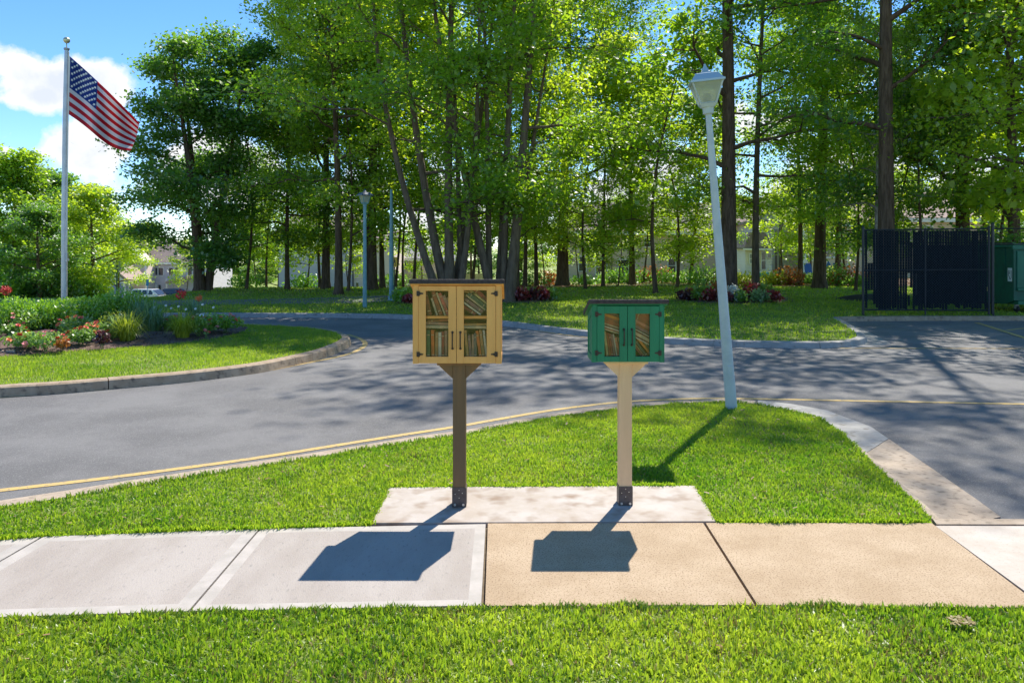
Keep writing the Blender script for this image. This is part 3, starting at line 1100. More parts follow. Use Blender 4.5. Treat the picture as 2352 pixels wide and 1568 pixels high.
# multi-stem clump
K5 = kind_(15, H=18, hb=2.7, rad=5.8, r0=.15, nprim=38, per=44, size=.155, sub=6, twig=3, spread=.40, shape='oval', stems=6, wob=.5, bark=M_bark2,
           leans=[(-.34, 0, -.25, 0, .8, .95), (-.24, .06, -.02, .1, .95, 1.15), (-.01, .03, .05, .05, 1, 1.2), (.12, .0, .35, .05, .85, .8), (-.05, .12, .42, .25, .9, .75), (.16, .2, .1, .4, .9, .9)])
K6 = kind_(16, H=18, hb=2.9, rad=5.6, r0=.16, nprim=38, per=44, size=.155, sub=6, twig=3, spread=.40, shape='oval', stems=6, wob=.55, bark=M_bark2,
           leans=[(-.26, 0, -.25, 0, .9, 1.0), (.13, .02, .28, -.1, 1, 1.25), (.04, .14, -.1, .3, .85, .8), (-.04, .06, -.4, .2, .85, .8), (.24, .1, .1, .2, .75, .7), (.03, -.04, .1, .1, .9, .85)])
K10 = kind_(20, H=29, hb=4.5, rad=7.6, r0=.36, nprim=28, per=27, size=.20, sub=5, twig=3, spread=.40, shape='high', wob=.3)
K11 = kind_(21, H=12.5, hb=1.7, rad=3.5, r0=.075, nprim=22, per=42, size=.16, sub=6, twig=3, spread=.42, shape='oval', leaf=M_leafB, wob=1.1, upang=.3)
# understorey saplings
K7 = kind_(17, H=5.5, hb=1.0, rad=1.9, r0=.05, nprim=12, per=34, size=.17, sub=4, twig=2, spread=.26, shape='oval', leaf=M_leafB, wob=.5)
K8 = kind_(18, H=8, hb=1.9, rad=2.3, r0=.075, nprim=14, per=34, size=.17, sub=4, twig=2, spread=.30, shape='oval', leaf=M_leafB, wob=.8)
# broad bright tree
K9 = kind_(19, H=9.5, hb=1.6, rad=4.2, r0=.22, nprim=22, per=48, size=.22, sub=5, twig=3, spread=.38, shape='oval', leaf=M_leafB)


def base(px, py):
    """point on the ground seen at the pixel (iterates for the falling terrain)"""
    z = 0
    for _ in range(30):
        p = P(px, py, z)
        if p.y > 70 or p.y < 0:
            break
        z = .5 * z + .5 * float(T(p.x, p.y))
    return p


def at(px, Y):
    X = (px - CX) / F * Y
    return X, Y, float(T(X, Y)) - .03


def tree(K, px, Y, rz, sc, label, **kw):
    x, y, z = at(px, Y)
    return K.put(x, y, z, rz, sc, label, **kw)


WG = 'tall trees along the edge of the woodland'
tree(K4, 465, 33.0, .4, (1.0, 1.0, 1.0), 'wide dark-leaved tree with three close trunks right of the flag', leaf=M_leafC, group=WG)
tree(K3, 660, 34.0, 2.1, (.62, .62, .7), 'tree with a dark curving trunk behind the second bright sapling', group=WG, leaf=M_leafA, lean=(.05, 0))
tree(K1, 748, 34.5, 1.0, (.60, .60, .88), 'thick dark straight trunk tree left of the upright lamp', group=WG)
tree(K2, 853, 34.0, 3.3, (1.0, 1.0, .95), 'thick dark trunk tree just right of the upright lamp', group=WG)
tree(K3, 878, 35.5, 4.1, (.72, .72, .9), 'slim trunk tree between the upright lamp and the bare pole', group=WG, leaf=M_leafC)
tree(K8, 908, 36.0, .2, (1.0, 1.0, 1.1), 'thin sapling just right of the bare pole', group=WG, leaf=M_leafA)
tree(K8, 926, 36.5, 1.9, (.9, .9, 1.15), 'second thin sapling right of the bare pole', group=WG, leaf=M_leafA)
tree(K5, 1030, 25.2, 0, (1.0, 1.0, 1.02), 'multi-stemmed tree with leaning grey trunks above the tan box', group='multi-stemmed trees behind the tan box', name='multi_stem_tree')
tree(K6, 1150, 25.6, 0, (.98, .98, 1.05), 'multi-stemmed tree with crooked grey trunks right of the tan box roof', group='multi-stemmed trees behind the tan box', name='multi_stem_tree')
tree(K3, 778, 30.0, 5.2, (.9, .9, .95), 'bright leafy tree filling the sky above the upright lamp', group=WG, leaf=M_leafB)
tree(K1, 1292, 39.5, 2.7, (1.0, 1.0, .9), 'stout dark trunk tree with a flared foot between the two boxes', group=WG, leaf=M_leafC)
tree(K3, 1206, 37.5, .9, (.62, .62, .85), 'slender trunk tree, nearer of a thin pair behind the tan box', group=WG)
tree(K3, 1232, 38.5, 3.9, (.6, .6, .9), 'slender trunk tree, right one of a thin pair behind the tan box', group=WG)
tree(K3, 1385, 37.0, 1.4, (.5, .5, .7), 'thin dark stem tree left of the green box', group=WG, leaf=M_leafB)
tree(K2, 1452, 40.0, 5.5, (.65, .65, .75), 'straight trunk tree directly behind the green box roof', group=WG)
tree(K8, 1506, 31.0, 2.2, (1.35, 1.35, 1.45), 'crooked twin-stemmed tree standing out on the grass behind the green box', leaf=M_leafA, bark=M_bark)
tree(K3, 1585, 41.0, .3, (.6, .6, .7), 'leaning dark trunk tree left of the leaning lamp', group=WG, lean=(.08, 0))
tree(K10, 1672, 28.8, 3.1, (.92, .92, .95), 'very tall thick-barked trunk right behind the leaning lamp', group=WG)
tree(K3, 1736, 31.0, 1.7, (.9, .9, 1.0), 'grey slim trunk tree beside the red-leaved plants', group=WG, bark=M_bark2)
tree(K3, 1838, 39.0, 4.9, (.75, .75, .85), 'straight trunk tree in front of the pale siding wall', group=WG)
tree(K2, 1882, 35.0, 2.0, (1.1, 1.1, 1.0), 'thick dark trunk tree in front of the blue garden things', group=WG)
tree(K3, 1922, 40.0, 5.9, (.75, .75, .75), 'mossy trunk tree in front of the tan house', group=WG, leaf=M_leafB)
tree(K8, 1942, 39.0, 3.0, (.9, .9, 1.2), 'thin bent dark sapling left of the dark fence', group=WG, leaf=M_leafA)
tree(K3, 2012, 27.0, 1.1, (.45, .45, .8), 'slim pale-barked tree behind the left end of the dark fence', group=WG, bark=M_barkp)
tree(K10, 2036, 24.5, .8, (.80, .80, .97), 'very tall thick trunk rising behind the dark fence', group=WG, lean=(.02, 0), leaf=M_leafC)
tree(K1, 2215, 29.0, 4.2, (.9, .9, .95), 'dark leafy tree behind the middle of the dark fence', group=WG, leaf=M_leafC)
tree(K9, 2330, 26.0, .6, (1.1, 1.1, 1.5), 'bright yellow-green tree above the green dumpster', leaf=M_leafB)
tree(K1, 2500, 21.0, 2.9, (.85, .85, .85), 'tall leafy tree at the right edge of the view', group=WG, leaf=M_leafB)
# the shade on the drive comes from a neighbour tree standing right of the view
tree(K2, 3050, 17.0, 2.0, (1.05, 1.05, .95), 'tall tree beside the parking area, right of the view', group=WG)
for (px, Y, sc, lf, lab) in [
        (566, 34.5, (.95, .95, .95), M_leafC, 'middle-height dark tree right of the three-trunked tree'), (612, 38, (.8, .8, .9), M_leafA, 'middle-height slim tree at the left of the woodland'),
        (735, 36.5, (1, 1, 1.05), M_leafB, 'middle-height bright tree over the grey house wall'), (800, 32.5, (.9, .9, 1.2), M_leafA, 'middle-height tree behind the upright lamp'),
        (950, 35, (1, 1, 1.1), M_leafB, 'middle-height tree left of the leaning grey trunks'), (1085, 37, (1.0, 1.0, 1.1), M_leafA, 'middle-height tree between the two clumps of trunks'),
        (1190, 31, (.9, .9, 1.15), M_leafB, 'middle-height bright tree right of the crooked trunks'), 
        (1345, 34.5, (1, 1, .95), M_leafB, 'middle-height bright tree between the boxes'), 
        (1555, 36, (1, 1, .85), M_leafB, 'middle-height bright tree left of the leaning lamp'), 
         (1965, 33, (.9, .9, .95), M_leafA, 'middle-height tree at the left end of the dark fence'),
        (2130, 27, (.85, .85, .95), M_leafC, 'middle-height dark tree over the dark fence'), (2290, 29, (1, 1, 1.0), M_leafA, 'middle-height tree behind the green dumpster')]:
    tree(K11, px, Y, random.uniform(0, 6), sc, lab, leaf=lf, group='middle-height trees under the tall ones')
# saplings catching the sun
SG = 'sunlit saplings under the tall trees'
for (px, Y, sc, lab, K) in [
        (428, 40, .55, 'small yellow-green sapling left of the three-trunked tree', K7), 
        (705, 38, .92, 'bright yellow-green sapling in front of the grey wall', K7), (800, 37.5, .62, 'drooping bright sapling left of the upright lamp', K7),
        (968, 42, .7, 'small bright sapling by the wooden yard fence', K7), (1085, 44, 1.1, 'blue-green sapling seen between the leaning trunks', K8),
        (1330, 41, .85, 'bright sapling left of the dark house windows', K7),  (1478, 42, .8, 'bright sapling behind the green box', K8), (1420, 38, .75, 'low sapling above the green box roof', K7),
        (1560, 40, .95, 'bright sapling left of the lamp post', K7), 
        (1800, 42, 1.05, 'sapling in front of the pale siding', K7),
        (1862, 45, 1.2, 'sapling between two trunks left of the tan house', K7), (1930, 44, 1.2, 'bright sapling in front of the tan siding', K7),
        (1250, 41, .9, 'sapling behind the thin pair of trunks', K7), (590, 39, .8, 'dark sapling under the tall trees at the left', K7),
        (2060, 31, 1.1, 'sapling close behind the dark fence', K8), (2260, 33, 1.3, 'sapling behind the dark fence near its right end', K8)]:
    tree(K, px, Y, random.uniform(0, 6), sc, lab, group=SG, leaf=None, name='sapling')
# lower trees beyond the left garden
BUSHES = []
LG = 'round trees beyond the left garden'
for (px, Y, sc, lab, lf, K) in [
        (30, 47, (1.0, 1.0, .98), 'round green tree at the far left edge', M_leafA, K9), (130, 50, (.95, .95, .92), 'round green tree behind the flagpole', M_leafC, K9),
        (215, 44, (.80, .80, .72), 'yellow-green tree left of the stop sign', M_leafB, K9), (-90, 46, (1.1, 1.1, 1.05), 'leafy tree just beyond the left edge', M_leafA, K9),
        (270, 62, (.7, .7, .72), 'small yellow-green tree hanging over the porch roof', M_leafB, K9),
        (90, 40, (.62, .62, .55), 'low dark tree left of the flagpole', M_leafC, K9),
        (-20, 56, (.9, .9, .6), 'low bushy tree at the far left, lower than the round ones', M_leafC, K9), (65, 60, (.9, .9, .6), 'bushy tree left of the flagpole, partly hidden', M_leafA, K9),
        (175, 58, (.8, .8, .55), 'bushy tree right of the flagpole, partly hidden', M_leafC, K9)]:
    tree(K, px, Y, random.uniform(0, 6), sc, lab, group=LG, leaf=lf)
for (px, Y, w, h, m_, lab) in [(-30, 38, 3.4, 1.6, 'h', 'dark bush at the far left edge behind the hedge'), (22, 40, 3.0, 1.9, M_leafC, 'bush left of the dark forked trunk'), (70, 42, 3.4, 1.7, 'h', 'wide bush behind the small hedge bush'),
                         (118, 41, 3.0, 2.0, M_leafC, 'dark bush just left of the flagpole'), (170, 43, 3.2, 1.8, 'h', 'bush right of the flagpole behind the hedge'), (212, 44, 2.4, 1.5, M_leafB, 'bright bush left of the stop sign post')]:
    x, y, z = at(px, Y)
    t_ = thing('bush', lab, 'bush', (x, y, z), group='bushes behind the hedge at the left')
    BUSHES.append((t_, m_, w, h))
# tree line far behind the houses
DW = ['beyond the left edge', 'over the left garden trees', 'behind the flagpole', 'left of the stop sign', 'at the far left edge', 'behind the far townhouse', 'behind the three-trunked tree', 'behind the left side of the large grey house', 'behind the roof of the grey house', 'above the upright lamp',
      'behind the low three-windowed house', 'between the leaning trunks', 'right of the tan box', 'left of the stout flared trunk', 'behind the shaded tan house', 'behind the green box', 'left of the leaning lamp', 'behind the pale house', 'behind the tan clapboard house', 'over the dark fence', 'above the dumpster', 'beyond the right edge', 'last at the right']
for i, (px, Y, s_) in enumerate([(-150, 130, 1.2), (60, 150, 1.2), (200, 125, 1.1), (130, 118, 1.0), (0, 115, 1.0), (330, 145, 1.3), (560, 135, 1.3), (640, 95, .85), (760, 105, .9), (900, 110, .95), (1040, 90, .75), (1100, 85, .6), (1190, 100, .9),
                                 (1300, 95, .85), (1420, 90, .8), (1540, 95, .85), (1660, 90, .8), (1800, 95, .9), (2060, 70, .8), (2180, 75, .8), (2330, 68, .8), (2480, 60, .8)]):
    tree((K4, K9)[i % 2], px, Y, i * 1.3, (s_ * 1.35, s_ * 1.35, s_ * 1.0), f'distant tree far behind, {DW[i]}', group='distant trees behind the houses', leaf=(M_leafA, M_leafC)[i % 2])


# ================================================================== PLANTS
def blob_leaves(name, m, parent, rx, ry, h, n, size, r_seed, z0=.05, hollow=.35, upright=0, label=None):
    r_ = np.random.default_rng(r_seed)
    a = r_.uniform(0, 2 * np.pi, n); s_ = r_.random(n) ** hollow
    ph = np.arccos(r_.uniform(0, 1, n))
    lump = 1 + .18 * np.sin(3 * a + r_seed) + .12 * np.sin(7 * a + 2 * r_seed)
    x = rx * s_ * np.sin(ph) * np.cos(a) * lump; y = ry * s_ * np.sin(ph) * np.sin(a) * lump
    z = z0 + (h - z0) * s_ * np.cos(ph) ** .7 * (1 + .12 * np.sin(9 * a + 5 * ph))
    c_ = np.stack([x, y, z], 1)
    aa = r_.uniform(0, 2 * np.pi, n); tl = r_.normal(.35 + upright, .5, n)
    u = np.stack([np.cos(aa) * np.cos(tl), np.sin(aa) * np.cos(tl), np.sin(tl)], 1)
    up = np.stack([r_.normal(0, .6, n), r_.normal(0, .6, n), np.ones(n)], 1)
    v = np.cross(u, up); v /= np.linalg.norm(v, axis=1, keepdims=True) + 1e-9
    l_ = (size * r_.uniform(.6, 1.4, n))[:, None]; w_ = l_ * .33
    V = np.stack([c_ - u * l_ * .5, c_ + v * w_, c_ + u * l_ * .5, c_ - v * w_], 1).reshape(-1, 3)
    Fq = np.arange(n)[:, None] * 4 + np.arange(4)[None]
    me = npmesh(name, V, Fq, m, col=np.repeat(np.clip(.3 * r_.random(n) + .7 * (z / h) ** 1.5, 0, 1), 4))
    o_ = link(name, me, parent)
    if label: o_['label'] = label
    return o_


def stems_mb(n, rx, ry, h, seed, r0=.006):
    rd = random.Random(seed); mb = MB()
    for i in range(n):
        a = rd.uniform(0, 6.28); q_ = rd.random() ** .5
        mb.tube([(rd.uniform(-.04, .04), rd.uniform(-.04, .04), -.05), (rx * .4 * q_ * math.cos(a), ry * .4 * q_ * math.sin(a), h * .4), (rx * .75 * q_ * math.cos(a), ry * .75 * q_ * math.sin(a), h * .8)], [r0, r0 * .8, r0 * .4], 4)
    return mb


M_stem = mat('green_stem', (.10, .17, .04), .7)
M_wood = mat('woody_stem', (.10, .07, .04), .9)
M_box = leaf_mat('hedge_leaf', (.11, .24, .015), (.28, .48, .03), (.2, .5, .015), (.45, .75, .03), .45, .1, .4)
M_yel = leaf_mat('golden_blade', (.26, .33, .02), (.50, .54, .05), (.4, .5, .02), (.62, .70, .06), .5, .05)
M_grey = leaf_mat('grey_green_blade', (.12, .24, .08), (.26, .40, .18), (.2, .4, .1), (.35, .55, .2), .4, .1)
M_flw = leaf_mat('flower_leaf', (.10, .24, .03), (.28, .42, .08), (.2, .45, .03), (.4, .6, .08), .45, .08)
M_redleaf = leaf_mat('red_foliage', (.12, .015, .02), (.42, .05, .05), (.2, .02, .02), (.55, .08, .04), .4, .08)
M_burg = leaf_mat('burgundy_foliage', (.05, .012, .02), (.15, .03, .035), (.08, .015, .02), (.2, .04, .03), .35, .1)
M_orange = leaf_mat('orange_foliage', (.30, .09, .02), (.5, .2, .05), (.4, .12, .02), (.6, .25, .05), .4, .06)
M_whitel = leaf_mat('white_foliage', (.35, .42, .38), (.62, .66, .62), (.3, .4, .3), (.5, .55, .5), .3, .1)
M_red = mat('red_petal', (.62, .02, .025), .55, (.75, .09, .07), 20)
M_pink = mat('pink_petal', (.75, .25, .28), .55)
M_org = mat('orange_petal', (.75, .17, .05), .55)
M_whp = mat('white_petal', (.8, .8, .75), .55)
M_centre = mat('flower_centre', (.5, .35, .05), .7)


def blossom_mesh(name, m, r=.05, petals=7, cup=.4, layers=2):
    mb = MB()
    for l_ in range(layers):
        for k in range(petals):
            a = 2 * math.pi * (k + .5 * l_) / petals
            rr = r * (1 - .35 * l_); zz = .012 * l_ + cup * r * (.5 + l_ * .4)
            d = Vector((math.cos(a), math.sin(a), 0)); t_ = Vector((-math.sin(a), math.cos(a), 0))
            mb.add([Vector((0, 0, .004 * l_)), d * rr * .6 + t_ * rr * .34 + Vector((0, 0, zz * .6)), d * rr + Vector((0, 0, zz)), d * rr * .6 - t_ * rr * .34 + Vector((0, 0, zz * .6))], [(0, 1, 2, 3)], 0)
    mb.lathe([(r * .16, .004), (r * .2, .02), (.001, .03)], 6, 1)
    me = bpy.data.meshes.new(name); me.from_pydata(mb.v, [], mb.f)
    me.materials.append(m); me.materials.append(M_centre); me.polygons.foreach_set('material_index', mb.m)
    return me


B_red = blossom_mesh('blossom', M_red); B_pink = blossom_mesh('blossom', M_pink); B_org = blossom_mesh('blossom', M_org); B_wh = blossom_mesh('blossom', M_whp)


def shrub(label, px, py, w, h, leafm, n, size, blooms=(), nb=0, name='shrub', cat='shrub', z=.08, seed=1, upright=.2, depth=None, hollow=.35, bsize=1.0, Y=None):
    """px,py: foot pixel; w,h metres"""
    if Y is None and px < 600:
        py -= (w * .32) * 1700 * 1.67 / 240 / 10
        h *= .84 if name == 'hedge_bush' else .8
        w *= 1 if name == 'hedge_bush' else .86
    p = P(px, py, z) if Y is None else Vector(at(px, Y))
    t_ = thing(name, label, cat, (p.x, p.y, z if Y is None else p.z))
    blob_leaves('foliage', leafm, t_, w / 2, (depth or w) / 2, h, n, size, seed, upright=upright, hollow=hollow)
    stems_mb(max(5, int(w * 12)), w * .45, w * .45, h, seed).build('stem', M_wood if nb == 0 else M_stem, t_)
    rd = random.Random(seed + 99)
    for i in range(nb):
        a = rd.uniform(0, 6.28); ph = math.acos(rd.uniform(.12, 1)) * .98; s_ = rd.uniform(.92, 1.05)
        x = w / 2 * s_ * math.sin(ph) * math.cos(a); y = (depth or w) / 2 * s_ * math.sin(ph) * math.sin(a)
        zz = h * s_ * math.cos(ph) ** .7 + .01
        o_ = link('blossom', blooms[i % len(blooms)], t_, (x, y, zz), (rd.uniform(.1, .9) * (-1 if y > 0 else 1), rd.uniform(-.5, .5), rd.uniform(0, 6)))
        o_.scale = (bsize * rd.uniform(.8, 1.25),) * 3
    return t_


def tuft(label, px, py, h, spread_, n, m, width=.014, name='ornamental_grass', z=.08, seed=1, arch=.8, cat='grass tuft'):
    p = P(px, py, z)
    t_ = thing(name, label, cat, (p.x, p.y, z))
    rd = np.random.default_rng(seed)
    a = rd.uniform(0, 2 * np.pi, n); out_ = spread_ * rd.random(n) ** .5 * rd.uniform(.7, 1.15, n); hh = h * rd.uniform(.38, 1.1, n)
    V = []; k = 6
    base_r = rd.random(n) * .13
    tipf = rd.uniform(.75 - .65 * arch, .95, n)
    for i in range(k):
        t1 = i / (k - 1)
        rr = base_r + out_ * (t1 * .55 + .45 * t1 ** 2)
        zz = hh * (2.0 * t1 - (2.0 - tipf) * t1 ** 2) * 1.35
        wv = width * (1 - t1 ** 2 * .93)
        px_, py_ = np.cos(a) * rr, np.sin(a) * rr
        V.append(np.stack([px_ - np.sin(a) * wv / 2, py_ + np.cos(a) * wv / 2, zz - .02], 1))
        V.append(np.stack([px_ + np.sin(a) * wv / 2, py_ - np.cos(a) * wv / 2, zz - .02], 1))
    V = np.stack(V, 1).reshape(-1, 3)
    fs = np.array([[2 * i, 2 * i + 1, 2 * i + 3, 2 * i + 2] for i in range(k - 1)])
    Fq = (np.arange(n)[:, None, None] * 2 * k + fs[None]).reshape(-1, 4)
    link('blade_tuft', npmesh('blade_tuft', V, Fq, m, col=np.repeat(rd.random(n), 2 * k)), t_)
    return t_


HG = 'clipped green hedge bushes behind the flower bed'
# (px, py foot, width m, height m)
for i, (px, py, w, h, lab) in enumerate([
        (-60, 762, 1.5, .85, 'rounded hedge bush just past the left edge'), (28, 760, 1.25, .82, 'sunlit hedge bush at the left edge behind the stone path'),
        (98, 757, .95, .72, 'small hedge bush left of the flagpole'), (150, 750, .9, .72, 'hedge bush behind the flagpole foot'),
        (190, 757, 1.0, .78, 'hedge bush right beside the flagpole'), (236, 757, 1.1, .84, 'dark-sided hedge bush right of the flagpole'),
        (285, 754, 1.35, .98, 'tallest hedge bush under the stop sign'), (328, 749, .8, .62, 'last low hedge bush at the right end of the row')]):
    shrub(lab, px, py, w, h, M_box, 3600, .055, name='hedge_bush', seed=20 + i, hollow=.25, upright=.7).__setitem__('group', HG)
shrub('airy yellow-green bush in front of the hedge', 256, 775, .55, .66, M_yel, 420, .055, seed=41, upright=.6, hollow=.6)
shrub('yellowish leafy bush behind the stone path', 62, 763, .8, .55, M_flw, 900, .055, blooms=(B_pink,), nb=6, seed=42)
FG = 'red-flowered bedding plants on the mulch'
for i, (px, py, w, h, nb, bl, lab) in enumerate([
        (60, 798, .75, .34, 12, (B_red, B_org), 'red-flowered plant nearest the stone path'), (106, 801, .8, .36, 12, (B_red, B_pink), 'broad pale-green plant with red blooms at the front of the bed'),
        (185, 790, .62, .36, 9, (B_org, B_red), 'red-flowered plant right of the stone path'), (170, 774, .75, .50, 10, (B_red, B_org), 'taller red-flowered plant below the hedge'),
        (222, 781, .7, .42, 10, (B_red, B_org), 'red-flowered plant left of the first golden grass'), (30, 772, .5, .3, 5, (B_red, B_pink), 'small red-flowered plant left of the path'),
        (118, 757, .5, .28, 4, (B_org,), 'small orange-flowered plant behind the path'), (398, 760, .6, .38, 7, (B_pink, B_org), 'pink-flowered plant behind the second golden grass'),
        (455, 768, .6, .42, 9, (B_org, B_pink), 'orange and pink flowered plant right of the second golden grass'), (478, 762, .8, .48, 10, (B_red, B_pink, B_wh), 'dark-leaved plant with red and white flowers'),
        (518, 760, .75, .42, 11, (B_red, B_wh, B_pink), 'rounded plant with crimson and white flowers at the bed tip')]):
    shrub(lab, px, py, w, h, M_flw if i < 9 else M_box, 620, .06, blooms=bl, nb=nb, name='flowering_plant', cat='plant', seed=60 + i, bsize=1.0).__setitem__('group', FG)
shrub('tiny red flower low on the mulch', 474, 772, .14, .10, M_flw, 30, .04, blooms=(B_red,), nb=2, name='flowering_plant', cat='plant', seed=81)
shrub('burgundy-leaved plant with salmon tips on the mulch', 235, 795, .30, .36, M_burg, 170, .07, blooms=(B_pink,), nb=4, name='coleus_plant', cat='plant', seed=82)
shrub('small tan and burgundy grass-like plant on the mulch', 144, 803, .28, .24, M_orange, 120, .06, name='small_plant', cat='plant', seed=83, upright=.8)
tuft('golden ornamental grass tuft left of centre in the bed', 293, 780, .46, .44, 460, M_yel, .016, seed=3, arch=1.0)
tuft('golden ornamental grass tuft nearer the bed tip', 419, 772, .42, .44, 430, M_yel, .016, seed=4, arch=1.0)
tuft('grey-green daylily clump between the golden grasses', 352, 763, .56, .46, 190, M_grey, .024, name='daylily_clump', seed=5)
tuft('grey-green daylily clump left of the first golden grass', 268, 777, .44, .36, 110, M_grey, .022, name='daylily_clump', seed=6)
tuft('tall grey-green clump behind the first golden grass', 322, 760, .66, .36, 130, M_grey, .022, name='daylily_clump', seed=7, arch=.5)
tuft('upright leafy clump behind the orange flowers', 445, 752, .60, .34, 110, M_grey, .02, name='daylily_clump', seed=8, arch=.4)
for i, (px, py, h, m_, lab) in enumerate([(415, 757, .78, M_red, 'tall stalk with one round red flower head'), (456, 755, .68, M_org, 'tall stalk with one orange flower head'), (13, 757, .86, M_red, 'tall stalk with a red flower head at the left edge')]):
    p = P(px, py, .08)
    t_ = thing('tall_flower', lab, 'flower', (p.x, p.y, .06))
    mb = MB(); mb.tube([(0, 0, -.03), (.01, 0, h * .5), (0, .01, h)], .009, 5); mb.build('stem', M_stem, t_)
    mb = MB(); r_ = random.Random(i)
    for k in range(90 if i != 1 else 40):
        d = Vector((r_.gauss(0, 1), r_.gauss(0, 1), r_.gauss(0, 1))).normalized(); rr = (.10 if i != 1 else .06)
        u = d.orthogonal().normalized() * .022; w_ = d.cross(u)
        c_ = Vector((0, 0, h)) + d * rr * r_.uniform(.6, 1)
        mb.add([c_ - u, c_ - w_ + d * .03, c_ + u, c_ + w_ + d * .02], [(0, 1, 2, 3)])
    mb.build('flower_head', m_, t_)
DG = 'small white daisies on thin stalks'
for i, (px, h) in enumerate([(352, .50), (378, .54), (390, .48), (407, .52), (424, .46), (366, .44), (462, .56), (446, .47), (487, .5)]):
    p = P(px, 758, .08)
    t_ = thing('daisy', 'thin-stalked white daisy standing above the grey-green clumps', 'flower', (p.x, p.y, .06), group=DG)
    MB().tube([(0, 0, -.03), (.015, 0, h * .5), (.03, 0, h)], .0045, 4).build('stem', M_stem, t_)
    o_ = link('blossom', B_wh, t_, (.03, 0, h), (1.0, 0, 0)); o_.scale = (.62,) * 3

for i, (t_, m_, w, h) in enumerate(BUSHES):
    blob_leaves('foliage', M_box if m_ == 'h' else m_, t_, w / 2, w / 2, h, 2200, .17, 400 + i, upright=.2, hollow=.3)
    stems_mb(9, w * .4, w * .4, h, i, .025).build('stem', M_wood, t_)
# beds under the trees on the far lawn
CG = 'colourful leafy plants under the trees'
for i, (px, py, w, h, m_, lab) in enumerate([
        (925, 695, .9, .5, M_box, 'dark green plant left of the tan box'), (940, 697, .5, .32, M_redleaf, 'red-leaved plant left of the tan box'),
        (1150, 690, .8, .5, M_burg, 'burgundy plant right of the tan box'), (1172, 690, .8, .45, M_flw, 'green plant right of the tan box'), (1196, 692, .7, .5, M_redleaf, 'red plant second from the tan box'),
        (1222, 690, .8, .45, M_burg, 'dark red plant at the foot of the crooked trunks'), (1246, 690, .6, .48, M_redleaf, 'bright red plant at the right of the first bed'),
        (1262, 688, .7, .4, M_flw, 'trailing green plant at the right end of the first bed'),
        (1575, 690, .7, .4, M_burg, 'burgundy plant left in the lamp bed'), (1588, 689, .5, .44, M_orange, 'orange plant left in the lamp bed'), (1612, 691, .8, .75, M_flw, 'tall leafy plant left of the leaning lamp'),
        (1630, 692, .6, .44, M_redleaf, 'red plant just left of the leaning lamp'), (1665, 694, .6, .38, M_burg, 'burgundy plant right of the leaning lamp'),
        (1683, 693, .6, .60, M_whitel, 'silvery white-leaved plant by the leaning lamp'), (1700, 694, .55, .42, M_flw, 'green plant beside the white-leaved one'),
        (1722, 692, .75, .72, M_redleaf, 'tall crimson caladium beside the slim grey trunk'), (1742, 694, .7, .45, M_grey, 'blue-green plant right of the crimson caladium'),
        (1772, 693, .75, .42, M_redleaf, 'low red plant at the right end of the lamp bed'), (1650, 684, .9, .7, M_orange, 'orange-green bush behind the leaning lamp'), (1756, 684, .9, .6, M_flw, 'green bush behind the lamp bed')]):
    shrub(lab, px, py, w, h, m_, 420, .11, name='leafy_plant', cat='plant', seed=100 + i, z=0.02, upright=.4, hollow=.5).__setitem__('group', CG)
UG = 'low undergrowth plants at the foot of the wood'
ul = [(1175, 41, M_box), (1215, 40, M_flw), (1345, 41, M_box), (1400, 42, M_flw), (1440, 42, M_box), (1475, 43, M_flw), (1530, 42, M_box), (1570, 41, M_flw), (1600, 40, M_box), (1640, 39, M_flw), (1700, 37, M_yel), (1775, 38, M_yel), (1798, 39, M_flw),
      (1815, 38, M_orange), (1858, 40, M_flw), (1905, 39, M_yel), (1925, 38, M_flw), (1955, 38, M_orange), (1975, 37, M_flw), (905, 37.5, M_flw), (700, 38, M_box), (560, 38, M_box), (1260, 42, M_orange), (1500, 43, M_orange)]
whr = ['right of the tan box', 'between the thin pair of trunks', 'left of the green box', 'just left of the green box', 'behind the green box', 'over the green box roof', 'right of the crooked twin stems', 'farther right of the crooked twin stems', 'below the dark leaning trunk', 'left of the leaning lamp',
       'right of the leaning lamp', 'below the porch', 'in front of the pale siding', 'by the straight trunk', 'between two trunks', 'right of the thick dark trunk', 'below the tan siding', 'by the bent sapling', 'against the dark fence', 'by the bare pole', 'left of the thick straight trunk', 'far left under the trees', 'left of the stout flared trunk', 'right of the twin stems, deep in the wood']
for i, ((px, Y, m_), w_) in enumerate(zip(ul, whr)):
    x, y, z = at(px, Y)
    cn = {'hedge_leaf': 'dark green', 'flower_leaf': 'light green', 'golden_blade': 'yellow-green', 'orange_foliage': 'orange-tinged'}[m_.name]
    t_ = thing('undergrowth_plant', f'{cn} undergrowth plant {w_}', 'plant', (x, y, z), group=UG)
    blob_leaves('foliage', m_, t_, random.uniform(.8, 1.3), .7, random.uniform(.6, 1.15), 520, .15, 200 + i, upright=.3, hollow=.5)
    stems_mb(8, .7, .5, .8, i, .012).build('stem', M_wood, t_)

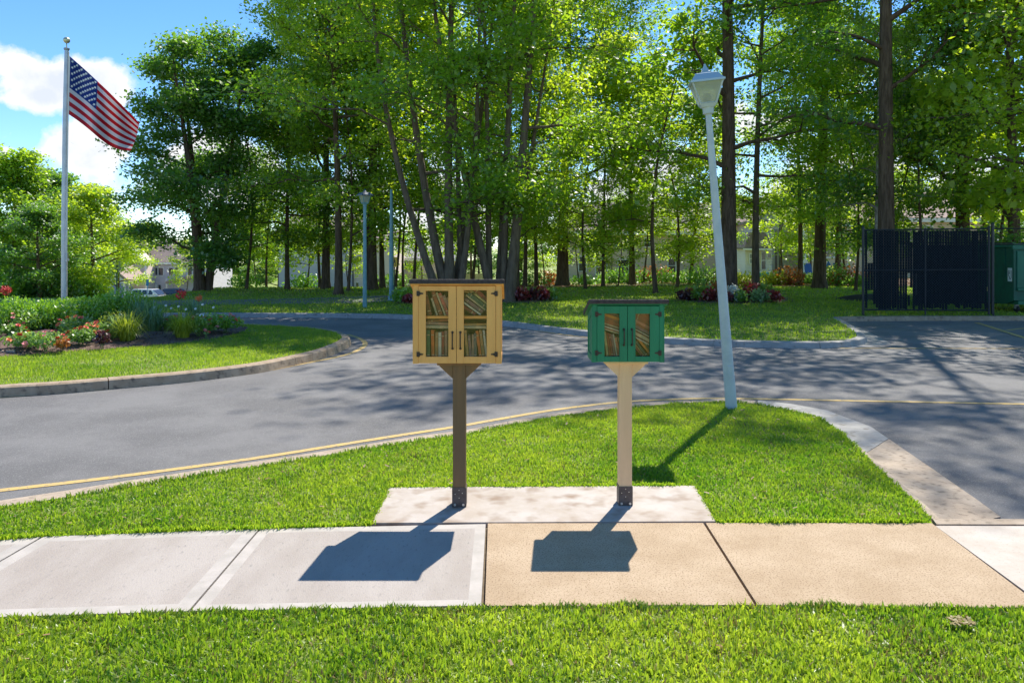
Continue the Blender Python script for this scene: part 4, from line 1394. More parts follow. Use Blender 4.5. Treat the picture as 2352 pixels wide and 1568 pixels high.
# ================================================================== BOOK BOXES
M_tanp = mat('tan_paint', (.88, .435, .115), .6, (.76, .36, .09), 7, 9, .35, 40, stretch=(1, 1, .12))
M_grnp = mat('green_paint', (.006, .205, .09), .5, (.006, .165, .07), 7, 9, .3, 40, stretch=(1, 1, .12))
M_brpost = mat('brown_post_paint', (.21, .115, .045), .6, (.155, .09, .038), 7, 7, .25, 50, stretch=(1, 1, .12))
M_crpost = mat('cream_post_paint', (.86, .56, .31), .6, (.76, .48, .26), 6, 7, .25, 50, stretch=(1, 1, .12))
M_roofb = mat('dark_roofing', (.035, .022, .025), .75, (.06, .045, .045), 40, 4, .5, 90)
M_iron = mat('dark_iron', (.035, .022, .018), .45, (.06, .035, .025), 30, 4, .2, 90, metal=.3)
M_rust = mat('rusty_iron', (.10, .035, .02), .7, (.04, .03, .025), 30, 4, .3, 90)
M_brk = mat('brown_steel', (.075, .05, .042), .5, (.11, .08, .07), 20, 5, .15, 90)
M_bolt = mat('bolt_steel', (.6, .57, .52), .35, metal=.7)
M_inner = mat('bare_inner_wood', (.45, .26, .12), .8, (.25, .14, .06), 8)
M_glass = glass_mat('window_glass', (.96, .91, .86), .04)
M_dirt = mat('paint_crack', (.10, .06, .02), .9)


def ring(mb, x0, x1, z0, z1, gx0, gx1, gz0, gz1, y0, y1, mi=0):
    """a door leaf: two stiles and two rails butted, between y0 and y1"""
    mb.span((x0, y0, z0), (gx0, y1, z1), mi)
    mb.span((gx1, y0, z0), (x1, y1, z1), mi)
    mb.span((gx0, y0, z0), (gx1, y1, gz0), mi)
    mb.span((gx0, y0, gz1), (gx1, y1, z1), mi)


def book_box(name, label, loc, Wd, D, z0, Hf, drop, split, stile, gl, gr, shelf, paint, postm, postx, py0, roof, hz, handz, handx, hingem, rz=0, rside=.03):
    t_ = thing(name, label, 'book box', loc, rz)
    hw = Wd / 2
    th = .014
    sl = drop / D
    # case: floor, back, front frame
    mb = MB()
    mb.span((-hw + th, .02, z0), (hw - th, D - .001, z0 + .016))
    mb.span((-hw + th, D - .012, z0 + .016), (hw - th, D, z0 + Hf - drop))
    mb.span((-hw, 0, z0), (-hw + stile, .019, z0 + Hf)); mb.span((hw - stile, 0, z0), (hw, .019, z0 + Hf))
    mb.span((-hw + stile, .006, z0 + Hf - .012), (hw - stile, .019, z0 + Hf))
    mb.build('case', paint, t_, bevel=.0012)
    MB().span((-hw + th + .002, D - .016, z0 + .017), (hw - th - .002, D - .0125, z0 + Hf - drop - .01)).build('back_lining', M_inner, t_)
    for s_ in (-1, 1):
        mb = MB()
        x0, x1 = sorted((s_ * hw, s_ * (hw - th)))
        mb.extr([(.0195, z0), (.0195, z0 + Hf - .02 * sl), (D, z0 + Hf - drop), (D, z0)], 'x', x0, x1)
        # applied frame on the side: stiles and rails leave a recessed panel
        xo0, xo1 = sorted((s_ * hw, s_ * (hw + .006)))
        mb.span((xo0, 0, z0), (xo1, .04, z0 + Hf - .04 * sl)); mb.span((xo0, D - .035, z0), (xo1, D, z0 + Hf - drop))
        mb.span((xo0, .04, z0), (xo1, D - .035, z0 + .045))
        mb.extr([(.04, z0 + Hf - .07), (.04, z0 + Hf - .04 * sl), (D - .035, z0 + Hf - drop + .035 * sl), (D - .035, z0 + Hf - drop - .05)], 'x', xo0, xo1)
        mb.build('side_panel', paint, t_)
    if shelf:
        MB().span((-hw + th, .0185, z0 + shelf[0]), (hw - th, D - .0125, z0 + shelf[1])).build('shelf', paint, t_)
    # roof slab
    ov, oh = roof
    rt = .03
    y0, y1 = -.028, D + .05
    zf = z0 + Hf + .004
    mb = MB()
    mb.extr([(y0, zf), (y0, zf + rt), (y1, zf + rt - (y1 - y0) * sl), (y1, zf - (y1 - y0) * sl)], 'x', -hw - ov, hw + ov)
    mb.build('roof', M_roofb, t_, bevel=.004)
    mb = MB()
    mb.extr([(y0 + .008, zf - .006), (y0 + .008, zf - .001), (y1 - .01, zf - .001 - (y1 - y0 - .018) * sl), (y1 - .01, zf - .006 - (y1 - y0 - .018) * sl)], 'x', -hw - ov + .006, hw + ov - .006)
    mb.build('roof_soffit', paint, t_)
    # doors
    dz0, dz1 = z0 + .004, z0 + Hf - .014
    for s_, g_ in ((-1, gl), (1, gr)):
        xa, xb = (-hw + stile + .0015, split - .0015) if s_ < 0 else (split + .0015, hw - stile - .0015)
        mb = MB()
        ring(mb, xa, xb, dz0, dz1, g_[0], g_[1], z0 + g_[2], z0 + g_[3], -.004, .014)
        d_ = mb.build('door', paint, t_, bevel=.0012)
        MB().span((g_[0] - .004, .0145, z0 + g_[2] - .004), (g_[1] + .004, .0165, z0 + g_[3] + .004)).build('glass_pane', M_glass, d_)
        for zz in hz:
            mb = MB()
            xs_ = xa if s_ < 0 else xb
            q_ = -s_
            zc = z0 + zz
            mb.extr([(xs_ - q_ * .014, zc - .017), (xs_ + q_ * .006, zc - .017), (xs_ + q_ * .008, zc - .008), (xs_ + q_ * .022, zc - .0045), (xs_ + q_ * .030, zc - .004),
                     (xs_ + q_ * .030, zc + .004), (xs_ + q_ * .022, zc + .0045), (xs_ + q_ * .008, zc + .008), (xs_ + q_ * .006, zc + .017), (xs_ - q_ * .014, zc + .017)], 'y', -.0075, -.0045)
            mb.tube([(xs_, -.009, zc - .017), (xs_, -.009, zc + .017)], .0035, 8)
            mb.build('hinge', hingem, d_)
        mb = MB()
        hx_ = handx[0] if s_ < 0 else handx[1]
        mb.tube([(hx_, -.004, z0 + handz[0]), (hx_, -.020, z0 + handz[0] + .004), (hx_, -.024, z0 + handz[0] + .014), (hx_, -.024, z0 + handz[1] - .014), (hx_, -.020, z0 + handz[1] - .004), (hx_, -.004, z0 + handz[1])],
                [.005, .005, .0045, .0045, .005, .005], 8)
        for zz in handz:
            mb.tube([(hx_, -.0045, z0 + zz), (hx_, -.009, z0 + zz)], [.0085, .007], 10)
        mb.build('handle', M_iron, d_)
    # post and bracket
    pw = .0445
    MB().span((postx - pw, py0, .01), (postx + pw, py0 + 2 * pw, z0 - .022)).build('post', postm, t_, bevel=.004)
    MB().span((postx - .15, py0 - .03, z0 - .022), (postx + .15, py0 + .12, z0 - .001)).build('top_plate', postm, t_, bevel=.003)
    for s_ in (-1, 1):
        MB().extr([(postx + s_ * pw, z0 - .0225), (postx + s_ * (pw + .092), z0 - .0225), (postx + s_ * (pw + .092), z0 - .032), (postx + s_ * pw, z0 - .118)], 'y', py0 + .004, py0 + .04).build('brace', postm, t_, bevel=.002)
    mb = MB()
    mb.span((postx - pw - .004, py0 - .005, .0), (postx + pw + .004, py0 - .0005, .132))
    mb.span((postx - pw - .004, py0 + 2 * pw + .0005, .0), (postx + pw + .004, py0 + 2 * pw + .005, .132))
    for s_ in (-1, 1):
        mb.span((postx + s_ * (pw + .0005), py0, .0), (postx + s_ * (pw + .004), py0 + 2 * pw, .132))
    br = mb.build('base_bracket', M_brk, t_)
    for bx_, bz_ in ((-.028, .088), (.022, .095), (0, .062), (-.001, .115)):
        MB().tube([(postx + bx_, py0 - .005, bz_), (postx + bx_, py0 - .0075, bz_)], .0032, 8).build('screw', M_bolt, br)
    for s_ in (-1, 1):
        MB().tube([(postx + s_ * .029, py0 - .005, .017), (postx + s_ * .029, py0 - .014, .017)], .0085, 8).build('bolt', M_bolt, br)
    return t_


T_ = (-.369, 4.98, 0)
book_box('book_box', 'tan-yellow painted book box with two glass doors on a brown post', T_, .586, .30, .994, .536, .10, -.005, .033,
         (-.211, -.059, .0475, .490), (.045, .199, .0475, .494), (.301, .319), M_tanp, M_brpost, .007, .095, (.027, .03),
         (.472, .064), (.102, .212), (-.031, .022), M_iron)
G_ = (.785, 5.0, 0)
book_box('book_box', 'green painted book box with two glass doors on a cream post', G_, .477, .29, 1.0, .394, .085, -.005, .027,
         (-.160, -.059, .040, .330), (.049, .146, .040, .328), None, M_grnp, M_crpost, -.002, .10, (.032, .03),
         (.325, .064), (.118, .224), (-.030, .024), M_rust)

M_pages = mat('book_pages', (.62, .52, .36), .9, (.45, .36, .22), 60, 4, .3, 300)
BK = {}


def bkmat(c):
    if c not in BK:
        BK[c] = mat('cover_%d' % len(BK), tuple(min(.72, v * k) for v, k in zip(c, (1.45, 1.12, .95))), .6, tuple(v * .7 for v in c), 24, 6, 0, stretch=(1, 1, .5))
    return BK[c]


CN = {'brown': (.27, .10, .045), 'dark brown': (.14, .06, .035), 'rust-brown': (.30, .10, .045), 'cream': (.50, .50, .36), 'red and white': (.55, .16, .13), 'orange-red': (.72, .17, .04), 'green': (.05, .17, .10),
      'dark green': (.07, .15, .10), 'olive': (.38, .25, .12), 'maroon': (.26, .05, .05), 'grey': (.34, .24, .21), 'blue-grey': (.13, .15, .17), 'mauve': (.24, .16, .19), 'tan': (.55, .36, .16),
      'orange': (.75, .26, .04), 'pale yellow': (.62, .54, .26), 'teal': (.07, .26, .24), 'salmon': (.55, .25, .17), 'black': (.03, .03, .03), 'white': (.7, .68, .62)}
BG = 'books in the two boxes'


def book(o3, cx, cz, t, h, ang, cname, where, y=.045, d=.13, ground=None):
    """upright book: spine to the front; t thickness, h height, ang lean in degrees (positive leans right)"""
    a = R(ang)
    if ground is not None:
        cz = ground + (abs(h / 2 * math.cos(a)) + abs(t / 2 * math.sin(a)))
    mb = MB()
    rot = Matrix.Rotation(a, 3, 'Y')
    c = .0018
    mb.box((0, d / 2, 0), (t, d, h), mi=0) if False else None
    # spine, two boards, page block
    mb.box((0, .001, 0), (t, .002, h), mi=0)
    mb.box((-t / 2 + c / 2, d / 2 + .001, 0), (c, d - .002, h), mi=0)
    mb.box((t / 2 - c / 2, d / 2 + .001, 0), (c, d - .002, h), mi=0)
    mb.box((0, d / 2, 0), (t - 2 * c, d - .006, h - .006), mi=1)
    if t > .012:
        for zz in (-.32, .34):
            mb.box((0, -.0005, h * zz), (t * .8, .001, .006), mi=1)
    o_ = mb.build('book', [bkmat(CN[cname]), M_pages], None, loc=(o3[0] + cx, o3[1] + y, o3[2] + cz), rot=(0, a, 0))
    return tag(o_, f'{cname} book {where}', 'book', BG)


zs = .994 + .3195; zf_ = .994 + .0165
ul_ = 'upper left in the tan box'
for cx, t, h, an, cn_, w_ in [(-.238, .030, .165, -4, 'dark brown', 'standing against the left wall ' + ul_), (-.205, .028, .160, -12, 'brown', 'leaning left, darkest one ' + ul_), (-.158, .013, .122, -18, 'cream', 'short and leaning ' + ul_),
                             (-.141, .026, .168, -19, 'rust-brown', 'leaning in the middle ' + ul_), (-.114, .011, .165, -21, 'cream', 'slim, leaning beside the red one ' + ul_), (-.094, .020, .160, -22, 'red and white', 'leaning ' + ul_),
                             (-.066, .020, .145, -25, 'grey', 'leaning right of the red one ' + ul_), (-.036, .022, .135, -28, 'olive', 'leaning at the door edge ' + ul_)]:
    book(T_, cx, 0, t, h, an, cn_, w_, ground=zs)
ur_ = 'upper right in the tan box'
for cx, cz, t, h, an, cn_, w_ in [(.058, .048, .020, .15, -56, 'maroon', 'lowest of the pile ' + 'upper right in the tan box'), (.095, .050, .012, .15, -54, 'white', 'thin, low in the slanting pile ' + ur_),
                                 (.110, .068, .022, .15, -53, 'mauve', 'under the cream one ' + ur_), (.121, .089, .011, .165, -52, 'cream', 'slanting ' + ur_), (.135, .100, .026, .165, -52, 'dark green', 'thick and slanting ' + ur_),
                                 (.150, .119, .012, .16, -51, 'pale yellow', 'slanting ' + ur_), (.168, .133, .026, .15, -50, 'maroon', 'slanting above the yellow one ' + ur_), (.075, .158, .010, .13, -80, 'tan', 'lying loose on top ' + ur_)]:
    book(T_, cx, zs + cz, t, h, an, cn_, w_, y=.05)
ll_ = 'lower left in the tan box'
for cx, t, h, an, cn_, w_ in [(-.252, .022, .20, 0, 'brown', 'hidden at the edge ' + ll_), (-.200, .024, .205, 0, 'green', 'upright ' + ll_), (-.169, .021, .205, -1, 'orange-red', 'upright ' + ll_),
                             (-.144, .018, .19, 1, 'olive', 'upright beside the orange one ' + ll_), (-.121, .020, .19, 0, 'white', 'upright ' + ll_), (-.100, .018, .195, 0, 'maroon', 'upright ' + ll_), (-.079, .018, .2, 0, 'grey', 'upright ' + ll_), (-.056, .018, .2, 0, 'blue-grey', 'upright ' + ll_),
                             (-.030, .02, .2, 0, 'brown', 'upright behind the door stile ' + ll_)]:
    book(T_, cx, 0, t, h, an, cn_, w_, ground=zf_)
book(T_, -.12, zf_ + .226, .020, .20, 91.5, 'cream', 'lying flat on the upright row ' + ll_)
book(T_, -.13, zf_ + .249, .018, .19, 93, 'grey', 'lying flat on top ' + ll_)
book(T_, -.12, zf_ + .269, .014, .17, 88, 'brown', 'thin, topmost lying flat ' + ll_)
lr_ = 'lower right in the tan box'
for cx, t, h, an, cn_, w_ in [(.031, .018, .2, 0, 'blue-grey', 'behind the door stile ' + lr_), (.060, .017, .205, -5, 'tan', 'leaning at the left ' + lr_), (.083, .018, .17, -4, 'mauve', 'leaning ' + lr_), (.103, .014, .175, 0, 'grey', 'upright ' + lr_),
                             (.120, .018, .185, 0, 'blue-grey', 'upright in the middle ' + lr_), (.144, .019, .2, -8, 'orange-red', 'leaning ' + lr_), (.166, .018, .205, -7, 'olive', 'leaning beside the orange one ' + lr_), (.187, .014, .205, -6, 'white', 'leaning ' + lr_),
                             (.207, .017, .205, -5, 'brown', 'leaning at the right ' + lr_), (.235, .02, .2, -3, 'dark brown', 'against the right wall ' + lr_)]:
    book(T_, cx, 0, t, h, an, cn_, w_, ground=zf_)
book(T_, .125, zf_ + .224, .018, .20, 91, 'cream', 'lying flat on the upright row ' + lr_)
book(T_, .13, zf_ + .243, .011, .19, 89, 'tan', 'thin, topmost lying flat ' + lr_)
gz_ = 1.0 + .0165
gl_ = 'behind the left door of the green box'
for cx, t, h, an, cn_, w_ in [(-.185, .02, .2, -3, 'brown', 'at the wall ' + gl_), (-.143, .014, .19, -7, 'pale yellow', 'leaning ' + gl_), (-.126, .012, .18, -7, 'rust-brown', 'leaning ' + gl_), (-.110, .013, .175, -7, 'maroon', 'leaning ' + gl_),
                             (-.094, .012, .17, -8, 'mauve', 'leaning ' + gl_), (-.080, .007, .17, -9, 'white', 'very thin, leaning ' + gl_), (-.064, .016, .15, -12, 'salmon', 'leaning ' + gl_), (-.038, .018, .15, -14, 'tan', 'leaning behind the stile ' + gl_)]:
    book(G_, cx, 0, t, h, an, cn_, w_, ground=gz_)
for i, (cn_, t) in enumerate([('cream', .009), ('brown', .010), ('white', .009), ('dark brown', .012), ('cream', .008), ('rust-brown', .026), ('brown', .022), ('orange', .020), ('dark brown', .020)]):
    off = sum([.009, .010, .009, .012, .008, .026, .022, .020, .020][:i]) + t / 2
    a = R(-72)
    nx, nz = .309, .951
    book(G_, -.125 + nx * off * .4 + .02, gz_ + .184 + off * .93, t - .001, .19, -72, cn_, ['lowest', 'second', 'third', 'fourth', 'fifth', 'sixth', 'seventh', 'eighth', 'topmost'][i] + ' of the slanting pile ' + gl_, y=.035)
gr_ = 'behind the right door of the green box'
lst = [('maroon', .016), ('tan', .010), ('dark green', .020), ('cream', .007), ('orange', .020), ('dark green', .016)]
off = 0
for i, (cn_, t) in enumerate(lst):
    off += t
    book(G_, .062 + off * .80, gz_ + .052 + off * .42, t - .001, .155, -38, cn_, ['lowest', 'second', 'third', 'fourth', 'fifth', 'top'][i] + ' of the steep row ' + gr_, y=.05)
lst = [('white', .008), ('dark brown', .012), ('cream', .020), ('dark brown', .010), ('white', .006), ('black', .008), ('mauve', .018), ('brown', .016), ('salmon', .018), ('brown', .02), ('rust-brown', .03), ('rust-brown', .035)]
off = 0
for i, (cn_, t) in enumerate(lst):
    book(G_, .085 + off * .35, gz_ + .128 + (off + t / 2) * .93, t - .001, .19, -62, cn_, ['lowest', 'second', 'third', 'fourth', 'fifth', 'sixth', 'seventh', 'eighth', 'ninth', 'tenth', 'eleventh', 'topmost'][i] + ' of the slanting pile ' + gr_, y=.035)
    off += t

# ================================================================== STREET LAMPS
M_lampw = mat('pale_lamp_paint', (.50, .56, .56), .45, (.42, .49, .50), 6, 7, .1, 50)
M_lampb = mat('blue_green_lamp_paint', (.12, .27, .30), .45, (.18, .34, .37), 3, 6, .1, 50)
M_lroof = mat('lamp_roof_paint', (.30, .42, .52), .25, spec=.8)
M_lglass = glass_mat('lamp_glass', (.93, .95, .9), .12, .15, milk=.38)
M_bulb = mat('bulb_housing', (.55, .50, .42), .4)


def lamp(label, loc, rot, pm, roofm, Hp=3.33, r0=.064, r1=.034, group=None, head=True, hr=0, ro_w=.182, tp=.160):
    t_ = thing('street_lamp', label, 'street lamp', loc, group=group, rot=rot)
    mb = MB(); mb.tube([(0, 0, -.2), (0, 0, .0), (0, 0, Hp * .3), (0, 0, Hp)], [r0 * 1.02, r0, r0 * .86, r1], 20)
    mb.build('pole', pm, t_, smooth='auto')
    mb = MB(); mb.box((0, -r0 * .93, .42), (.05, .014, .13)); mb.build('access_cover', pm, t_, bevel=.003)
    s2 = math.sqrt(2)
    st = math.pi / 4 + hr
    mb = MB(); mb.lathe([(.046, Hp - .01), (.058, Hp + .0), (.060, Hp + .05), (.068, Hp + .075)], 16)
    mb.build('collar', pm, t_, smooth='auto')
    z = Hp + .072
    # square cage, wider at the top
    b, h = .080, .262
    fr = MB()
    fr.tube([(0, 0, z - .005), (0, 0, z + .03)], [(b - .01) * s2, (b + .008) * s2], 4, start=st)
    rz_ = Matrix.Rotation(hr, 3, 'Z')
    for sx_ in (-1, 1):
        for sy_ in (-1, 1):
            fr.tube([rz_ @ Vector((sx_ * b, sy_ * b, z + .02)), rz_ @ Vector((sx_ * tp, sy_ * tp, z + h))], .0095, 4)
    for i in range(4):
        c1 = [(-1, -1), (1, -1), (1, 1), (-1, 1)][i]; c2 = [(-1, -1), (1, -1), (1, 1), (-1, 1)][(i + 1) % 4]
        fr.tube([rz_ @ Vector((c1[0] * (b + .003), c1[1] * (b + .003), z + .037)), rz_ @ Vector((c2[0] * (b + .003), c2[1] * (b + .003), z + .037))], .008, 4)
    fr.build('lantern_frame', pm, t_)
    for i in range(4):
        c1 = [(-1, -1), (1, -1), (1, 1), (-1, 1)][i]; c2 = [(-1, -1), (1, -1), (1, 1), (-1, 1)][(i + 1) % 4]
        g = MB()
        vs_ = [rz_ @ Vector((c_[0] * q_, c_[1] * q_, zz)) for q_, zz, cs in ((b, z + .03, (c1, c2)), (tp, z + h, (c2, c1))) for c_ in cs]
        nrm = (vs_[1] - vs_[0]).cross(vs_[2] - vs_[1]).normalized() * .003
        g.add(vs_ + [v - nrm for v in vs_], [(0, 1, 2, 3), (7, 6, 5, 4), (0, 4, 5, 1), (1, 5, 6, 2), (2, 6, 7, 3), (3, 7, 4, 0)])
        g.build('glass_panel', M_lglass, t_)
    mb = MB(); mb.lathe([(.03, z + .03), (.03, z + .06), (.045, z + .08), (.05, z + .11), (.03, z + .145), (.002, z + .15)], 14)
    mb.build('bulb', M_bulb, t_, smooth=True)
    ro = MB()
    zt = z + h
    ro.tube([(0, 0, zt - .004), (0, 0, zt + .018)], [ro_w * s2, ro_w * s2], 4, start=st)
    ro.tube([(0, 0, zt + .018), (0, 0, zt + .09), (0, 0, zt + .096)], [(ro_w - .012) * s2, ro_w * .65 * s2, ro_w * .55 * s2], 4, start=st)
    ro_ = ro.build('lantern_roof', roofm, t_)
    fi = MB(); fi.tube([(0, 0, zt + .096), (0, 0, zt + .122)], [.045 * s2, .041 * s2], 4, start=st)
    fi.tube([(0, 0, zt + .122), (0, 0, zt + .128), (0, 0, zt + .185), (0, 0, zt + .205)], [.048 * s2, .038 * s2, .013 * s2, .009 * s2], 4, start=st)
    fi.build('finial', roofm, ro_)
    return t_


p = P(1680, 936, 0)
lamp('pale street lamp leaning to the left at the tip of the near lawn', (p.x, p.y, 0), (R(2.6), R(-5.2), R(0)), M_lampw, M_lroof, Hp=3.28, hr=R(-8))
p = P(838, 706, 0)
lamp('upright blue-green street lamp on the far verge', (p.x, p.y, 0), (0, 0, 0), M_lampb, mat('dark_lamp_roof', (.05, .09, .14), .35), Hp=3.15, r0=.07, r1=.05, hr=R(38), ro_w=.20, tp=.125)
p = P(899, 691, 0)
t_ = thing('bare_pole', 'blue-grey pole without a lantern right of the far street lamp', 'pole', (p.x, p.y, 0))
mb = MB(); mb.tube([(0, 0, -.1), (0, 0, .02), (0, 0, .16), (0, 0, .2), (0, 0, 1.4), (0, 0, 3.86)], [.12, .12, .115, .082, .078, .05], 16); mb.build('pole', M_lampb, t_, smooth='auto')
mb = MB(); mb.lathe([(.055, 3.86), (.058, 3.9), (.03, 3.93)], 14); mb.build('cap', M_lampb, t_)

# yellow sign on a thin post behind the bare pole
M_ysign = mat('yellow_sign', (.85, .50, .02), .4)
M_blk = mat('sign_black', (.02, .02, .02), .5)
M_steel = mat('galvanised_steel', (.33, .35, .36), .45, metal=.6)
x, y, z = at(906, 30)
t_ = thing('road_sign', 'small yellow sign with a dark figure partly behind the bare pole', 'sign', (x, y, z))
MB().span((-.02, 0, 0), (.02, .03, 1.55)).build('post', mat('dark_post', (.03, .035, .03), .6), t_)
mb = MB(); mb.span((-.11, -.012, 1.14), (.11, -.002, 1.54)); sg = mb.build('sign_plate', M_ysign, t_, bevel=.01)
mb = MB()
mb.lathe([(.022, -.004), (.022, .0)], 10, c=(0, 0, 0)) if False else None
mb.box((0, -.014, 1.455), (.04, .003, .04)); mb.box((.01, -.014, 1.39), (.05, .003, .08), Matrix.Rotation(.3, 3, 'Y')); mb.box((-.02, -.014, 1.31), (.025, .003, .11), Matrix.Rotation(.4, 3, 'Y'))
mb.box((.03, -.014, 1.31), (.025, .003, .11), Matrix.Rotation(-.4, 3, 'Y')); mb.box((.0, -.014, 1.215), (.14, .003, .025))
mb.build('pictogram', M_blk, sg)

# octagonal sign seen from behind
x, y, z = at(269, 48)
M_sback = mat('sign_back', (.22, .28, .30), .5, metal=.2)
t_ = thing('stop_sign', 'back of an octagonal sign on a dark green post', 'sign', (x, y, -2.0))
zc = HC - (608 - HY) / F * 48 + 2.0
MB().span((-.035, -.05, 0), (.035, -.012, zc + .3)).build('post', mat('dark_green_post', (.02, .07, .06), .6), t_)
mb = MB(); mb.extr([(.31 * math.cos(R(22.5 + 45 * k)) / .924 * .95, zc + .31 * math.sin(R(22.5 + 45 * k)) * 1.7 / .924 * .95 if False else zc + .55 * math.sin(R(22.5 + 45 * k)) * 1.0) for k in range(8)], 'y', -.010, -.004)
mb.build('sign_plate', M_sback, t_)

# marker post
p = P(337, 693, 0)
t_ = thing('marker_post', 'thin white post with a small teal plate beside the strip of road', 'post', (p.x, p.y, 0), rot=(0, R(3), 0))
MB().tube([(0, 0, -.05), (0, 0, .58)], .016, 6).build('post', mat('white_plastic', (.75, .75, .72), .5), t_)
MB().span((-.045, -.025, .55), (.045, -.018, .78)).build('plate', mat('teal_plate', (.03, .25, .32), .4), t_)

# ================================================================== FLAG AND POLE
p0 = Vector((-10.68, 17.7, 0))
M_pole = mat('flagpole_aluminium', (.42, .44, .48), .35, (.5, .52, .55), 5, metal=.35)
t_ = thing('flagpole', 'tall silver flagpole rising from the flower bed', 'flagpole', p0)
mb = MB(); mb.tube([(-.03, 0, 0), (-.025, 0, 2.5), (0, 0, 5.0), (.03, 0, 6.55)], [.067, .066, .058, .046], 18); mb.build('pole', M_pole, t_, smooth='auto')
mb = MB(); mb.lathe([(.05, 6.55), (.065, 6.57), (.065, 6.60), (.03, 6.615)], 16, c=(.03, 0, 0)); mb.build('truck', M_steel, t_)
mb = MB(); mb.tube([(.03, 0, 6.6), (.03, 0, 6.72)], .012, 8); mb.lathe([(.075 * math.sin(math.pi * k / 10) + .001, 6.79 - .075 * math.cos(math.pi * k / 10)) for k in range(11)], 18, c=(.03, 0, 0))
mb.build('ball_finial', mat('gold_ball', (.55, .53, .36), .35, metal=.6), t_, smooth=True)
mb = MB(); mb.tube([(.10, -.02, 6.5), (.085, -.05, 4.5), (.05, -.07, 1.5)], .008, 5); mb.tube([(.115, -.02, 6.4), (.095, -.05, 4.5), (.065, -.07, 1.5)], .006, 5)
mb.build('halyard', mat('white_rope', (.7, .7, .68), .8), t_)
mb = MB(); mb.box((.07, -.05, 1.65), (.03, .04, .14)); mb.box((.10, -.04, 1.55), (.02, .03, .06)); mb.build('cleat', M_steel, t_)


def fm(n, c, t):
    return leaf_mat(n, c, c, t, t, .35, .02)


F_r = fm('flag_red', (.50, .012, .03), (.75, .01, .03)); F_w = fm('flag_white', (.72, .70, .74), (.75, .68, .72)); F_b = fm('flag_blue', (.012, .04, .24), (.01, .06, .40))
nu, nv_ = 60, 39


def flag_pt(u, v):
    """u along the fly, v down the hoist"""
    top = (161 + 158.6 * u, 130 + 153 * u + 4 * math.sin(math.pi * u) * -1)
    bot = (158 + 141.6 * u, 263 + 84 * u + 13 * math.sin(math.pi * u) - 5 * math.sin(2 * math.pi * u))
    px = top[0] + (bot[0] - top[0]) * v + 3.5 * math.sin(math.pi * v) * u
    py = top[1] + (bot[1] - top[1]) * v
    yy = 17.7 + 1.15 * u - .02 + (.10 * math.sin(2.2 * math.pi * u + 2.5 * v) + .05 * math.sin(5.3 * math.pi * u - 3 * v)) * min(1, u * 3) + .1 * u * math.sin(4 * v)
    return W(px, py, yy)


mb = MB()
vs_ = [flag_pt(i / nu, j / nv_) for j in range(nv_ + 1) for i in range(nu + 1)]
fs = []; mi = []
for j in range(nv_):
    for i in range(nu):
        fs.append((j * (nu + 1) + i, (j + 1) * (nu + 1) + i, (j + 1) * (nu + 1) + i + 1, j * (nu + 1) + i + 1))
        s_ = j // 3
        mi.append(2 if (i < 24 and s_ < 7) else (0 if s_ % 2 == 0 else 1))
fl_ = thing('flag', 'american flag with stars and stripes flying from the silver pole', 'flag', flag_pt(0, .5))
o0 = flag_pt(0, .5)
me = bpy.data.meshes.new('cloth'); me.from_pydata([tuple(v - o0) for v in vs_], [], fs)
for m_ in (F_r, F_w, F_b): me.materials.append(m_)
me.polygons.foreach_set('material_index', mi); me.polygons.foreach_set('use_smooth', [True] * len(fs))
ob = link('cloth', me, fl_); md = ob.modifiers.new('s', 'SOLIDIFY'); md.thickness = .003
mb = MB()
for r_ in range(9):
    for c_ in range(6 if r_ % 2 == 0 else 5):
        cu = (c_ * 2 + 1 + (r_ % 2)) / 12 * .4; cv = (r_ + 1) / 10 * 7 / 13
        ctr = flag_pt(cu, cv); du = (flag_pt(cu + .01, cv) - ctr) / .01; dv = (flag_pt(cu, cv + .01) - ctr) / .01
        n_ = du.cross(dv).normalized()
        if n_.y > 0: n_ = -n_
        pts = []
        for k in range(10):
            a = math.pi / 5 * k - math.pi / 2; rr = .040 if k % 2 == 0 else .016
            e1 = du.normalized(); e2 = (dv - e1 * dv.dot(e1)).normalized()
            pts.append(ctr - o0 + e1 * rr * math.cos(a) + e2 * rr * math.sin(a) + n_ * .006)
        mb.add([ctr - o0 + n_ * .006] + pts, [(0, 1 + k, 1 + (k + 1) % 10) for k in range(10)])
mb.build('star_field', mat('star_white', (.8, .8, .8), .7), fl_)['kind'] = 'stuff'
mb = MB(); mb.tube([flag_pt(0, v / 6) - o0 + Vector((-.012, 0, 0)) for v in range(7)], .014, 6); mb.build('hoist_band', mat('canvas_white', (.7, .7, .7), .8), fl_)

# ================================================================== DARK FENCE AND DUMPSTER
M_navy = mat('dark_fence_paint', (.009, .012, .016), .45, (.014, .018, .023), 20)
M_slat = mat('dark_privacy_slat', (.008, .010, .012), .8, (.014, .016, .019), 12, 5, .2, 80, stretch=(1, 1, .1), spec=.15)
FX0, FX1, FY = 9.63, 13.08, 20.3
zt0, zt1, zb = 2.33, 2.37, .13
t_ = thing('chain_link_fence', 'black chain-link fence panel filled with dark privacy slats', 'fence', (FX0, FY, 0))
Wf = FX1 - FX0
for xx, r_, zz in ((0, .035, zt0 + .06), (Wf / 2 - .02, .022, 2.33), (Wf, .032, zt1 + .03), (Wf + .10, .04, zt1 + .12)):
    mb = MB(); mb.tube([(xx, 0, -.1), (xx, 0, zz)], r_, 12); mb.lathe([(r_ * 1.25, zz), (r_ * 1.1, zz + .03), (.005, zz + .055)], 12, c=(xx, 0, 0)); mb.build('post', M_navy, t_, smooth='auto')
for za, zb_ in ((zt0, zt1), (1.22, 1.25), (zb + .02, zb + .0)):
    mb = MB(); mb.tube([(0, -.01, za), (Wf, -.01, zb_)], .021, 10); mb.build('rail', M_navy, t_, smooth='auto')
mb = MB()
cell = .052
x = -2.3
